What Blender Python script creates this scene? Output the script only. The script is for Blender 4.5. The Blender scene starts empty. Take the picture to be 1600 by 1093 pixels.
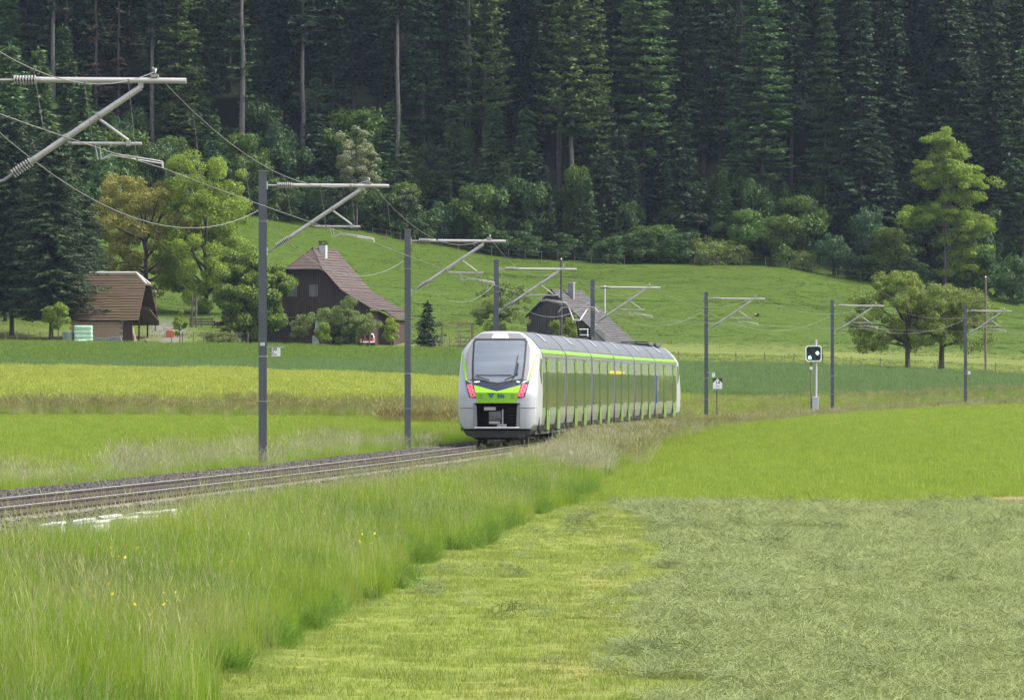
import bpy, bmesh, math, random
import numpy as np
from mathutils import Vector, Matrix

# ---------------------------------------------------------------- camera, sky, sun, exposure
F = 9640.0            # focal length in pixels of the 1600 px wide photograph
CZ = 3.0              # camera height above the mown field
HY = 600.0            # image row of the horizon
sc = bpy.context.scene
C = sc.collection
cam_d = bpy.data.cameras.new('camera'); cam = bpy.data.objects.new('camera', cam_d); C.objects.link(cam)
cam_d.sensor_width = 36.0; cam_d.lens = 36.0 * F / 1600.0
cam_d.clip_start = 1.0; cam_d.clip_end = 5000.0
cam.location = (0, 0, CZ)
cam.rotation_euler = (math.radians(90) + math.atan((HY - 546.5) / F), 0, 0)
sc.camera = cam

SUN_DIR = Vector((0.60, 0.02, 0.80)).normalized()
world = bpy.data.worlds.new('World'); sc.world = world; world.use_nodes = True
wn = world.node_tree.nodes; wl = world.node_tree.links
bg = wn['Background']
sky = wn.new('ShaderNodeTexSky'); sky.sky_type = 'NISHITA'; sky.sun_disc = False
sky.sun_elevation = math.asin(SUN_DIR.z); sky.sun_rotation = math.atan2(SUN_DIR.x, SUN_DIR.y)
sky.air_density = 1.0; sky.dust_density = 3.0; sky.ozone_density = 1.0
# thin bright cloud: the sky's light is nearly white
veil = wn.new('ShaderNodeHueSaturation'); veil.inputs['Saturation'].default_value = 0.40
wl.new(sky.outputs[0], veil.inputs['Color']); wl.new(veil.outputs[0], bg.inputs[0]); bg.inputs[1].default_value = 0.15
sun_d = bpy.data.lights.new('sun', 'SUN'); sun = bpy.data.objects.new('sun', sun_d); C.objects.link(sun)
sun_d.energy = 2.2; sun_d.angle = math.radians(9); sun_d.color = (1.0, 0.95, 0.86)
sun.rotation_euler = SUN_DIR.to_track_quat('Z', 'Y').to_euler()
vs = sc.view_settings
vs.view_transform = 'Standard'; vs.look = 'None'; vs.gamma = 1.0; vs.exposure = 1.52; vs.use_curve_mapping = False
cy = sc.cycles
cy.max_bounces = 5; cy.diffuse_bounces = 3; cy.glossy_bounces = 2; cy.transmission_bounces = 3
cy.volume_bounces = 0; cy.transparent_max_bounces = 4
cy.caustics_reflective = False; cy.caustics_refractive = False
cy.use_adaptive_sampling = True; cy.adaptive_threshold = 0.02
cy.use_denoising = True
try:
    cy.denoiser = 'OPENIMAGEDENOISE'; cy.denoising_prefilter = 'ACCURATE'
except Exception:
    pass
sc.render.use_persistent_data = False

# ---------------------------------------------------------------- helpers
rng = np.random.default_rng(7)
random.seed(7)
PI = math.pi

def P(px, py, d):
    """world point seen at pixel (px, py) of the photograph, d metres away"""
    return Vector(((px - 800.0) * d / F, d, CZ + (HY - py) * d / F))

def tag(o, label=None, cat=None, group=None, kind=None):
    if label: o['label'] = label
    if cat: o['category'] = cat
    if group: o['group'] = group
    if kind: o['kind'] = kind
    return o

def empty(name, loc, rz=0.0, label=None, cat=None, group=None):
    o = bpy.data.objects.new(name, None); C.objects.link(o)
    o.location = loc; o.rotation_euler = (0, 0, rz); o.empty_display_size = 0.3
    return tag(o, label, cat, group)

def link(name, me, parent=None, loc=None, rot=None, scl=None):
    o = bpy.data.objects.new(name, me); C.objects.link(o)
    if parent is not None: o.parent = parent
    if loc is not None: o.location = loc
    if rot is not None: o.rotation_euler = rot
    if scl is not None: o.scale = scl
    return o

def np_mesh(name, verts, quads=None, tris=None, mats=(), smooth=False):
    me = bpy.data.meshes.new(name)
    verts = np.asarray(verts, np.float32).reshape(-1, 3)
    q = np.asarray(quads, np.int32).reshape(-1, 4) if quads is not None and len(quads) else np.zeros((0, 4), np.int32)
    t = np.asarray(tris, np.int32).reshape(-1, 3) if tris is not None and len(tris) else np.zeros((0, 3), np.int32)
    nl = q.size + t.size; npoly = len(q) + len(t)
    me.vertices.add(len(verts)); me.vertices.foreach_set('co', verts.ravel())
    me.loops.add(nl); me.loops.foreach_set('vertex_index', np.concatenate([q.ravel(), t.ravel()]))
    me.polygons.add(npoly)
    starts = np.concatenate([np.arange(len(q)) * 4, q.size + np.arange(len(t)) * 3]).astype(np.int32)
    me.polygons.foreach_set('loop_start', starts)
    try:
        me.polygons.foreach_set('loop_total', np.concatenate([np.full(len(q), 4), np.full(len(t), 3)]).astype(np.int32))
    except Exception:
        pass
    if smooth: me.polygons.foreach_set('use_smooth', np.ones(npoly, bool))
    me.update(calc_edges=True); me.validate()
    for m in mats: me.materials.append(m)
    return me

class MB:
    """collects boxes, tubes, prisms ... and links them as ONE mesh object"""
    def __init__(s): s.v = []; s.f = []; s.mi = []; s.cur = 0
    def add(s, vs, fs):
        b = len(s.v); s.v += [tuple(v) for v in vs]
        for f in fs: s.f.append([b + i for i in f]); s.mi.append(s.cur)
        return s
    def box(s, c, size, rz=0.0, M=None):
        hx, hy, hz = size[0] / 2, size[1] / 2, size[2] / 2
        vs = [Vector((x, y, z)) for z in (-hz, hz) for y in (-hy, hy) for x in (-hx, hx)]
        R = M if M is not None else Matrix.Rotation(rz, 3, 'Z')
        c = Vector(c)
        return s.add([c + R @ v for v in vs], [(0, 2, 3, 1), (4, 5, 7, 6), (0, 1, 5, 4), (2, 6, 7, 3), (0, 4, 6, 2), (1, 3, 7, 5)])
    def tube(s, pts, r, n=8, cap=True):
        pts = [Vector(p) for p in pts]; k = len(pts)
        rs = r if isinstance(r, (list, tuple)) else [r] * k
        vs, fs = [], []
        for i, p in enumerate(pts):
            t = (pts[min(i + 1, k - 1)] - pts[max(i - 1, 0)]).normalized()
            up = Vector((0, 0, 1)) if abs(t.z) < 0.9 else Vector((1, 0, 0))
            a = t.cross(up).normalized(); b = a.cross(t)
            for j in range(n):
                an = 2 * PI * j / n
                vs.append(p + (a * math.cos(an) + b * math.sin(an)) * rs[i])
        for i in range(k - 1):
            for j in range(n):
                j2 = (j + 1) % n
                fs.append((i * n + j, i * n + j2, (i + 1) * n + j2, (i + 1) * n + j))
        if cap:
            fs.append(tuple(range(n - 1, -1, -1))); fs.append(tuple((k - 1) * n + j for j in range(n)))
        return s.add(vs, fs)
    def prism(s, poly, axis_vec, origin=(0, 0, 0), ex=(1, 0, 0), ey=(0, 0, 1)):
        """polygon (a,b) in the plane ex/ey at origin, extruded by axis_vec"""
        o = Vector(origin); ex = Vector(ex); ey = Vector(ey); av = Vector(axis_vec); n = len(poly)
        vs = [o + ex * a + ey * b for a, b in poly]; vs += [v + av for v in vs]
        fs = [tuple(range(n)), tuple(range(2 * n - 1, n - 1, -1))]
        fs += [(i, i + n, (i + 1) % n + n, (i + 1) % n) for i in range(n)]
        return s.add(vs, fs)
    def ball(s, c, r, seg=10, rings=7, sc_=(1, 1, 1)):
        vs, fs = [], []
        for i in range(rings + 1):
            th = PI * i / rings
            for j in range(seg):
                ph = 2 * PI * j / seg
                vs.append((c[0] + r * sc_[0] * math.sin(th) * math.cos(ph), c[1] + r * sc_[1] * math.sin(th) * math.sin(ph), c[2] + r * sc_[2] * math.cos(th)))
        for i in range(rings):
            for j in range(seg):
                j2 = (j + 1) % seg
                fs.append((i * seg + j, (i + 1) * seg + j, (i + 1) * seg + j2, i * seg + j2))
        return s.add(vs, fs)
    def mesh(s, name, mats, smooth=False, bevel=0.0, fixn=True):
        me = bpy.data.meshes.new(name)
        me.from_pydata(s.v, [], s.f)
        mats = mats if isinstance(mats, (list, tuple)) else [mats]
        for m in mats: me.materials.append(m)
        if len(mats) > 1: me.polygons.foreach_set('material_index', s.mi)
        if fixn or bevel:
            bm = bmesh.new(); bm.from_mesh(me)
            if fixn: bmesh.ops.recalc_face_normals(bm, faces=bm.faces)
            if bevel:
                bmesh.ops.bevel(bm, geom=list(bm.edges), offset=bevel, segments=1, affect='EDGES', profile=0.5)
            bm.to_mesh(me); bm.free()
        if smooth:
            me.polygons.foreach_set('use_smooth', [True] * len(me.polygons))
        me.update()
        return me
    def build(s, name, mats, parent=None, loc=None, rot=None, smooth=False, bevel=0.0):
        return link(name, s.mesh(name, mats, smooth, bevel), parent, loc, rot)

def copy_tree(o, parent=None):
    c = o.copy(); C.objects.link(c)
    if parent is not None: c.parent = parent
    for ch in list(o.children): copy_tree(ch, c)
    return c

# ---- procedural noise in numpy (value noise) for shapes
def vnoise(x, y, seed=0):
    xi = np.floor(x).astype(np.int64); yi = np.floor(y).astype(np.int64)
    fx = x - xi; fy = y - yi
    fx = fx * fx * (3 - 2 * fx); fy = fy * fy * (3 - 2 * fy)
    def h(a, b):
        n = (a * 374761393 + b * 668265263 + seed * 974711) & 0xffffffff
        n = ((n ^ (n >> 13)) * 1274126177) & 0xffffffff
        return ((n ^ (n >> 16)) & 0xffff) / 65535.0
    return (h(xi, yi) * (1 - fx) + h(xi + 1, yi) * fx) * (1 - fy) + (h(xi, yi + 1) * (1 - fx) + h(xi + 1, yi + 1) * fx) * fy

def sstep(a, b, x):
    t = np.clip((np.asarray(x) - a) / (b - a), 0, 1); return t * t * (3 - 2 * t)

# ---------------------------------------------------------------- materials
def mat(name, col, rough=0.6, metal=0.0, spec=0.5, noise=0.0, nscale=5.0, col2=None, bump=0.0, coord='Object', stretch=(1, 1, 1), detail=4.0, emit=None, estr=0.0, coat=0.0, alpha=None):
    m = bpy.data.materials.new(name); m.use_nodes = True
    nt = m.node_tree; N = nt.nodes; L = nt.links; b = N['Principled BSDF']
    b.inputs['Base Color'].default_value = (*col, 1); b.inputs['Roughness'].default_value = rough
    b.inputs['Metallic'].default_value = metal; b.inputs['Specular IOR Level'].default_value = spec
    if coat: b.inputs['Coat Weight'].default_value = coat; b.inputs['Coat Roughness'].default_value = 0.08
    if emit: b.inputs['Emission Color'].default_value = (*emit, 1); b.inputs['Emission Strength'].default_value = estr
    if noise or col2 or bump:
        tc = N.new('ShaderNodeTexCoord'); mp = N.new('ShaderNodeMapping'); mp.inputs['Scale'].default_value = stretch
        L.new(tc.outputs[coord], mp.inputs[0])
        nz = N.new('ShaderNodeTexNoise'); nz.inputs['Scale'].default_value = nscale; nz.inputs['Detail'].default_value = detail
        nz.inputs['Roughness'].default_value = 0.65
        L.new(mp.outputs[0], nz.inputs['Vector'])
        if col2 is None: col2 = tuple(c * (1 - noise) for c in col)
        rp = N.new('ShaderNodeValToRGB'); rp.color_ramp.elements[0].position = 0.34; rp.color_ramp.elements[1].position = 0.66
        rp.color_ramp.elements[0].color = (*col2, 1); rp.color_ramp.elements[1].color = (*col, 1)
        L.new(nz.outputs['Fac'], rp.inputs[0]); L.new(rp.outputs[0], b.inputs['Base Color'])
        if bump:
            bp = N.new('ShaderNodeBump'); bp.inputs['Strength'].default_value = bump; bp.inputs['Distance'].default_value = 0.02
            L.new(nz.outputs['Fac'], bp.inputs['Height']); L.new(bp.outputs[0], b.inputs['Normal'])
    return m

def leafmat(name, cols, trans=0.35, rough=0.55, objvar=0.25, spec=0.3, tcol=None):
    """foliage: colour varies from leaf to leaf and from plant to plant; part of the light passes through"""
    m = bpy.data.materials.new(name); m.use_nodes = True
    nt = m.node_tree; N = nt.nodes; L = nt.links
    b = N['Principled BSDF']; out = N['Material Output']
    geo = N.new('ShaderNodeNewGeometry'); oi = N.new('ShaderNodeObjectInfo')
    rp = N.new('ShaderNodeValToRGB'); cr = rp.color_ramp
    cr.elements[0].position = 0.0; cr.elements[0].color = (*cols[0], 1)
    cr.elements[1].position = 1.0; cr.elements[1].color = (*cols[-1], 1)
    for i, c in enumerate(cols[1:-1]):
        e = cr.elements.new((i + 1) / (len(cols) - 1)); e.color = (*c, 1)
    L.new(geo.outputs['Random Per Island'], rp.inputs[0])
    hs = N.new('ShaderNodeHueSaturation')
    mr = N.new('ShaderNodeMapRange'); mr.inputs['To Min'].default_value = 1 - objvar; mr.inputs['To Max'].default_value = 1 + objvar
    L.new(oi.outputs['Random'], mr.inputs['Value']); L.new(mr.outputs[0], hs.inputs['Value'])
    mr2 = N.new('ShaderNodeMapRange'); mr2.inputs['To Min'].default_value = 0.5 - objvar * 0.05; mr2.inputs['To Max'].default_value = 0.5 + objvar * 0.05
    mth = N.new('ShaderNodeMath'); mth.operation = 'FRACT'; mth2 = N.new('ShaderNodeMath'); mth2.operation = 'MULTIPLY'; mth2.inputs[1].default_value = 7.31
    L.new(oi.outputs['Random'], mth2.inputs[0]); L.new(mth2.outputs[0], mth.inputs[0]); L.new(mth.outputs[0], mr2.inputs['Value']); L.new(mr2.outputs[0], hs.inputs['Hue'])
    L.new(rp.outputs[0], hs.inputs['Color'])
    L.new(hs.outputs[0], b.inputs['Base Color'])
    b.inputs['Roughness'].default_value = rough; b.inputs['Specular IOR Level'].default_value = spec
    tr = N.new('ShaderNodeBsdfTranslucent')
    if tcol:
        mx = N.new('ShaderNodeMix'); mx.data_type = 'RGBA'; mx.blend_type = 'MULTIPLY'; mx.inputs['Factor'].default_value = 1.0
        L.new(hs.outputs[0], mx.inputs['A']); mx.inputs['B'].default_value = (*tcol, 1)
        L.new(mx.outputs['Result'], tr.inputs['Color'])
    else:
        L.new(hs.outputs[0], tr.inputs['Color'])
    ms = N.new('ShaderNodeMixShader'); ms.inputs[0].default_value = trans
    L.new(b.outputs[0], ms.inputs[1]); L.new(tr.outputs[0], ms.inputs[2]); L.new(ms.outputs[0], out.inputs['Surface'])
    return m

# ---------------------------------------------------------------- the railway line and the lie of the land
def xc(d):                                   # track centre line
    d = np.asarray(d, float); e = np.maximum(0, d - 291.0)
    return -0.62 + 0.0715 * (d - 221.0) + 0.00065 * e * e
def zr(d):                                   # rail top
    d = np.asarray(d, float); e = np.maximum(0, d - 320.0); b = np.maximum(0, 221.0 - d)
    return CZ - 2.2 + 0.000026 * e * e + 0.0000128 * b * b
def head(d):
    return math.atan2(float(xc(d + 0.5) - xc(d - 0.5)), 1.0)   # heading, clockwise from +Y
def on_track(d, off=0.0, h=0.0):
    a = head(d); return Vector((float(xc(d)) + off * math.cos(a), d - off * math.sin(a), float(zr(d)) + h))

PXS = np.array([-900, -200, 0, 400, 800, 1200, 1600, 1800, 2500], float)
ROWS = [
 (0,    [-3] * 9),
 (100,  [-2.9, -2.8, -2.8, -2.9, -3, -3, -3, -3, -3]),
 (156,  [-2.7, -2.7, -2.7, -2.7, -3, -3, -3, -3, -3]),
 (230,  [-2.4, -2.4, -2.4, -2.4, -2.5, -2.59, -2.6, -2.6, -2.6]),
 (330,  [-1.5, -1.5, -1.52, -1.6, -1.85, -2.02, -2.06, -2.1, -2.1]),
 (400,  [-.5, -.5, -.55, -.7, -1.3, -1.62, -1.7, -1.75, -1.8]),
 (470,  [.45, .45, .4, .2, -.5, -1.0, -1.35, -1.45, -1.5]),
 (590,  [3.4, 3.4, 3.4, 3.15, 2.45, 1.9, .75, .4, 0]),
 (650,  [4.7, 4.7, 4.7, 4.2, 3.75, 3.3, 2.2, 1.8, 1.2]),
 (720,  [14, 13, 12.6, 11.2, 9.3, 8.7, 6.6, 6.0, 5]),
 (790,  [27, 25.5, 25, 22, 16.0, 15.4, 10.5, 9.5, 9]),
 (800,  [33, 31, 30, 26, 20.0, 19.5, 15, 14, 14]),
 (900,  [105, 103, 102, 98, 92, 90, 86, 85, 85]),
 (960,  [125, 123, 122, 118, 113, 111, 107, 106, 106]),
 (1150, [128, 126, 125, 121, 116, 114, 110, 110, 110]),
]
RD = np.array([r[0] for r in ROWS], float); RZ = np.array([r[1] for r in ROWS], float)
def gz(x, y):
    """height of the ground at (x, y)"""
    x = np.asarray(x, float); y = np.asarray(y, float)
    x, y = np.broadcast_arrays(x, y)
    yy = np.clip(y, 0, 1150); px = 800 + x * F / np.maximum(yy, 60)
    px = np.clip(px, PXS[0], PXS[-1])
    i = np.clip(np.searchsorted(RD, yy, side='right') - 1, 0, len(RD) - 2)
    t = (yy - RD[i]) / (RD[i + 1] - RD[i])
    j = np.clip(np.searchsorted(PXS, px, side='right') - 1, 0, len(PXS) - 2)
    s = (px - PXS[j]) / (PXS[j + 1] - PXS[j])
    z = (RZ[i, j] * (1 - s) + RZ[i, j + 1] * s) * (1 - t) + (RZ[i + 1, j] * (1 - s) + RZ[i + 1, j + 1] * s) * t
    z = z + CZ
    z = z + (vnoise(x / 9, y / 14, 3) - .5) * 0.10 + (vnoise(x / 2.3, y / 2.9, 4) - .5) * 0.05
    z = z + sstep(640, 700, y) * ((vnoise(x / 16, y / 16, 5) - .5) * 1.0 + (vnoise(x / 5, y / 5, 6) - .5) * .35)
    tr = np.abs(x - xc(y)); k = 1 - sstep(np.where(x < xc(y), 4.0, 3.0), np.where(x < xc(y), 7.5, 6.5), tr)
    on = sstep(30, 60, y) * (1 - sstep(640, 680, y))
    return z * (1 - k * on) + (zr(y) - np.where(x < xc(y), 0.36, 0.56 - 0.18 * sstep(212, 236, y))) * k * on
def gzf(x, y): return float(gz(x, y))
def G(px, d, sink=0.0):
    x = (px - 800.0) * d / F; return Vector((x, d, gzf(x, d) - sink))

# edge between the tall trackside grass and the cut field
ED = np.array([40, 58.7, 69, 86.3, 115.7, 170, 200, 250, 320, 370, 420, 470, 520], float)
EX = np.array([-2.9, -2.7, -2.7, -2.06, -.78, 2.3, 3.6, 5.9, 10.3, 17.5, 28.3, 42, 60], float)
def edge_x(y): return np.interp(y, ED, EX) + (vnoise(np.asarray(y) / 4.0, np.asarray(y) * 0 + .5, 21) - .5) * .7

FIELD_END = 156.0
def hay_left(y):      # left border of the strewn hay
    y = np.asarray(y, float)
    return np.interp(y, [55, 75, 100, 130, 156], [1.25, 1.7, 2.7, 3.4, 3.0]) + (vnoise(y / 3.0, y * 0 + 1.5, 31) - .5) * 1.3
# ---------------------------------------------------------------- ground
xs = np.unique(np.concatenate([np.arange(-300, -70, 12.0), np.arange(-70, -26, 2.0), np.arange(-26, 24, 0.7), np.arange(24, 76, 2.0), np.arange(76, 301, 12.0)]))
ys = np.unique(np.concatenate([np.arange(-160, 40, 20.0), np.arange(40, 170, 0.9), np.arange(170, 480, 1.6), np.arange(480, 800, 3.0), np.arange(800, 1151, 12.0)]))
GX, GY = np.meshgrid(xs, ys)
GZ = gz(GX, GY)
n = vnoise(GX / 3.1, GY / 4.3, 11); n2 = vnoise(GX / .9, GY / 1.3, 12); n3 = vnoise(GX / 14, GY / 22, 13)
def zcol(a, b, t): return np.asarray(a)[None, None, :] * (1 - t[..., None]) + np.asarray(b)[None, None, :] * t[..., None]
col = zcol((.085, .135, .014), (.11, .16, .018), n)                       # meadow green
stub = zcol((.138, .184, .026), (.185, .215, .042), np.clip(n * .6 + n2 * .5, 0, 1))
dry = np.exp(-((GX - (hay_left(GY) - 1.15)) / .42) ** 2) * vnoise(GX / .8, GY / 5, 14)
stub = stub * (1 - dry[..., None] * .7) + np.array((.27, .22, .08)) * dry[..., None] * .7
hayc = zcol((.075, .10, .028), (.125, .155, .046), n2)
verge = zcol((.050, .085, .012), (.085, .11, .02), n)
cropc = zcol((.035, .075, .022), (.050, .095, .03), n)
hillc = zcol((.044, .076, .008), (.058, .092, .010), np.clip(n3 * .7 + n * .4, 0, 1))
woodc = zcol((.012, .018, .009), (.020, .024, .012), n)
roadc = zcol((.13, .125, .115), (.17, .16, .145), n)
def put(c, new, w): return c * (1 - w[..., None]) + new * w[..., None]
right = sstep(-.3, .3, GX - xc(GY))
infield = sstep(-.25, .25, GX - edge_x(GY))
cutend = 1 - sstep(FIELD_END - .8, FIELD_END + .6, GY)
c = col
c = put(c, verge, right * (1 - infield) * (1 - sstep(470, 500, GY)))
c = put(c, stub, infield * cutend * right)
c = put(c, hayc, infield * cutend * sstep(-.3, .4, GX - hay_left(GY)))
c = put(c, cropc, sstep(445, 460, GY))
c = put(c, zcol((.09, .12, .026), (.13, .15, .035), n), sstep(572, 586, GY))
c = put(c, hillc, sstep(655, 672, GY))
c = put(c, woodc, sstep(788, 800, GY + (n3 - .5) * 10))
# farm road and yard
rd = sstep(-32, -31, GX) * (1 - sstep(-3.5, -2.5, GX)) * sstep(633.5, 635.5, GY) * (1 - sstep(641, 643, GY))
c = put(c, roadc, rd)
lane = np.exp(-((GX - (-35.2 + (GY - 640) * -.06 - .0009 * (GY - 640) ** 2)) / 1.5) ** 4) * sstep(636, 640, GY) * (1 - sstep(668, 680, GY))
c = put(c, roadc, lane)
# bare earth at the right end of the cut
earth = np.exp(-((GX - 13.4) / 1.5) ** 4 - ((GY - 160.0) / 3.6) ** 4)
c = put(c, zcol((.30, .19, .115), (.24, .15, .09), n2), earth)
ny, nx = GX.shape
idx = np.arange(ny * nx).reshape(ny, nx)
quads = np.stack([idx[:-1, :-1], idx[:-1, 1:], idx[1:, 1:], idx[1:, :-1]], -1).reshape(-1, 4)
m_ground = bpy.data.materials.new('ground'); m_ground.use_nodes = True
_N = m_ground.node_tree.nodes; _L = m_ground.node_tree.links; _b = _N['Principled BSDF']
_a = _N.new('ShaderNodeAttribute'); _a.attribute_name = 'earth'
_t = _N.new('ShaderNodeTexCoord'); _z = _N.new('ShaderNodeTexNoise'); _z.inputs['Scale'].default_value = 3.5; _z.inputs['Detail'].default_value = 8
_z.inputs['Roughness'].default_value = .75
_r = _N.new('ShaderNodeMapRange'); _r.inputs['From Min'].default_value = .3; _r.inputs['From Max'].default_value = .7; _r.inputs['To Min'].default_value = .62; _r.inputs['To Max'].default_value = 1.3
_m = _N.new('ShaderNodeMix'); _m.data_type = 'RGBA'; _m.blend_type = 'MULTIPLY'; _m.inputs['Factor'].default_value = 1
_L.new(_t.outputs['Object'], _z.inputs['Vector']); _L.new(_z.outputs['Fac'], _r.inputs['Value'])
_L.new(_a.outputs['Color'], _m.inputs['A']); _L.new(_r.outputs[0], _m.inputs['B']); _L.new(_m.outputs['Result'], _b.inputs['Base Color'])
_b.inputs['Roughness'].default_value = .95; _b.inputs['Specular IOR Level'].default_value = .1
_bp = _N.new('ShaderNodeBump'); _bp.inputs['Strength'].default_value = .7; _bp.inputs['Distance'].default_value = .15
_L.new(_z.outputs['Fac'], _bp.inputs['Height']); _L.new(_bp.outputs[0], _b.inputs['Normal'])
me = np_mesh('ground', np.stack([GX, GY, GZ], -1), quads, None, [m_ground], smooth=True)
at = me.color_attributes.new('earth', 'FLOAT_COLOR', 'POINT')
cc = np.ones((ny * nx, 4), np.float32); cc[:, :3] = np.clip(c, 0, 1).reshape(-1, 3)
at.data.foreach_set('color', cc.ravel())
tag(link('ground', me), 'valley floor of cut hay and green fields rising to a steep wooded slope', 'ground', kind='structure')

# ---------------------------------------------------------------- scattering of grass and the like
def scatter(name, pts, protos, scl, label, cat, rz=None, tilt=0.0, kind='stuff', pick=None):
    """ONE object: copies of the small meshes protos at pts"""
    n = len(pts)
    me = bpy.data.meshes.new(name); me.vertices.add(n); me.vertices.foreach_set('co', np.asarray(pts, np.float32).ravel())
    r = np.zeros((n, 3), np.float32); r[:, 2] = rng.uniform(0, 2 * PI, n) if rz is None else rz
    if tilt: r[:, 0] = rng.normal(0, tilt, n); r[:, 1] = rng.normal(0, tilt, n)
    a = me.attributes.new('turn', 'FLOAT_VECTOR', 'POINT'); a.data.foreach_set('vector', r.ravel())
    a = me.attributes.new('size', 'FLOAT', 'POINT'); a.data.foreach_set('value', np.asarray(scl, np.float32))
    a = me.attributes.new('pick', 'INT', 'POINT'); a.data.foreach_set('value', (rng.integers(0, len(protos), n) if pick is None else pick).astype(np.int32))
    col_ = bpy.data.collections.new(name + '_kinds')
    for i, pm in enumerate(protos):
        col_.objects.link(bpy.data.objects.new('%s_kind_%02d' % (name, i), pm))
    ng = bpy.data.node_groups.new(name, 'GeometryNodeTree')
    ng.interface.new_socket('Geometry', in_out='INPUT', socket_type='NodeSocketGeometry')
    ng.interface.new_socket('Geometry', in_out='OUTPUT', socket_type='NodeSocketGeometry')
    N, L = ng.nodes, ng.links
    gi, go = N.new('NodeGroupInput'), N.new('NodeGroupOutput')
    ci = N.new('GeometryNodeCollectionInfo'); ci.inputs['Collection'].default_value = col_
    ci.inputs['Separate Children'].default_value = True; ci.inputs['Reset Children'].default_value = True
    ip = N.new('GeometryNodeInstanceOnPoints'); ip.inputs['Pick Instance'].default_value = True
    def attr(nm, ty):
        q = N.new('GeometryNodeInputNamedAttribute'); q.data_type = ty; q.inputs['Name'].default_value = nm
        return q.outputs['Attribute']
    er = N.new('FunctionNodeEulerToRotation')
    L.new(attr('turn', 'FLOAT_VECTOR'), er.inputs[0]); L.new(er.outputs[0], ip.inputs['Rotation'])
    L.new(attr('size', 'FLOAT'), ip.inputs['Scale']); L.new(attr('pick', 'INT'), ip.inputs['Instance Index'])
    L.new(gi.outputs[0], ip.inputs['Points']); L.new(ci.outputs[0], ip.inputs['Instance']); L.new(ip.outputs[0], go.inputs[0])
    o = link(name, me); md = o.modifiers.new('scatter', 'NODES'); md.node_group = ng
    return tag(o, label, cat, kind=kind)

def blades(name, n, rad, h, w, lean, mats, seed, curve=.5, heads=0, head_len=.12, head_w=.02, flat=False, hmin=.55):
    """a tuft of n blades (two bent segments each) and a few seed heads"""
    r = np.random.default_rng(seed)
    V, Q, T, MI = [], [], [], []
    def blade(b, hh, ww, az, le, mi):
        d = np.array([math.cos(az), math.sin(az), 0.]); sd = np.array([-d[1], d[0], 0.])
        f = r.uniform(0, 2 * PI); sd = np.array([math.cos(f), math.sin(f), 0.])
        p1 = b + d * le * hh * .30 + np.array([0, 0, hh * .5]); p2 = b + d * le * hh * (.45 + curve) + np.array([0, 0, hh * (1 - .25 * curve * le)])
        k = len(V)
        V.extend([b - sd * ww / 2, b + sd * ww / 2, p1 + sd * ww * .42, p1 - sd * ww * .42, p2])
        Q.append((k, k + 1, k + 2, k + 3)); MI.append(mi); T.append((k + 3, k + 2, k + 4))
        return p2, d
    for i in range(n):
        a = r.uniform(0, 2 * PI); q = rad * math.sqrt(r.uniform())
        b = np.array([q * math.cos(a), q * math.sin(a), -.03])
        if flat:
            hh = h * r.uniform(.5, 1.2); az = r.uniform(0, 2 * PI); d = np.array([math.cos(az), math.sin(az), 0.]); sd = np.array([-d[1], d[0], 0.])
            z0 = r.uniform(0, lean); z1 = max(.005, z0 + r.normal(.02, .035)); z2 = max(0, z1 + r.normal(0, .045))
            b[2] = z0; bend = sd * r.normal(0, .12) * hh
            p1 = b + d * hh * .5 + np.array([0, 0, z1 - z0]) + bend; p2 = b + d * hh + np.array([0, 0, z2 - z0])
            up = np.array([0, 0, w * r.uniform(-.7, .7)]); k = len(V)
            V.extend([b - sd * w / 2 - up * .5, b + sd * w / 2 + up * .5, p1 + sd * w / 2 + up * .5, p1 - sd * w / 2 - up * .5, p2])
            Q.append((k, k + 1, k + 2, k + 3)); MI.append(0); T.append((k + 3, k + 2, k + 4))
        else:
            blade(b, h * r.uniform(hmin, 1.0), w * r.uniform(.6, 1.2), r.uniform(0, 2 * PI), abs(r.normal(0, lean)), 0)
    nt0 = len(T)
    HM = []
    for i in range(heads):
        a = r.uniform(0, 2 * PI); q = rad * math.sqrt(r.uniform())
        b = np.array([q * math.cos(a), q * math.sin(a), -.03])
        tip, d = blade(b, h * r.uniform(1.0, 1.45), w * .5, r.uniform(0, 2 * PI), abs(r.normal(0, lean * .7)), 1)
        HM.append(len(V))
        for s in range(2):      # two crossed feathery faces
            f = r.uniform(0, 2 * PI); sd = np.array([math.cos(f), math.sin(f), 0.]) * head_w
            k = len(V); dn = d * .25 * head_len
            V.extend([tip - np.array([0, 0, head_len * .35]) - dn * .3, tip + sd + dn * .4, tip + np.array([0, 0, head_len * .6]) + dn * 1.6, tip - sd + dn * .4])
            Q.append((k, k + 1, k + 2, k + 3)); MI.append(1)
    me = np_mesh(name, np.array(V), Q, T, mats, smooth=False)
    mi = np.array(MI + [0] * nt0 + [1] * (len(T) - nt0), np.int32)
    if len(mats) > 1 and len(mi) == len(me.polygons): me.polygons.foreach_set('material_index', mi)
    return me

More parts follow.
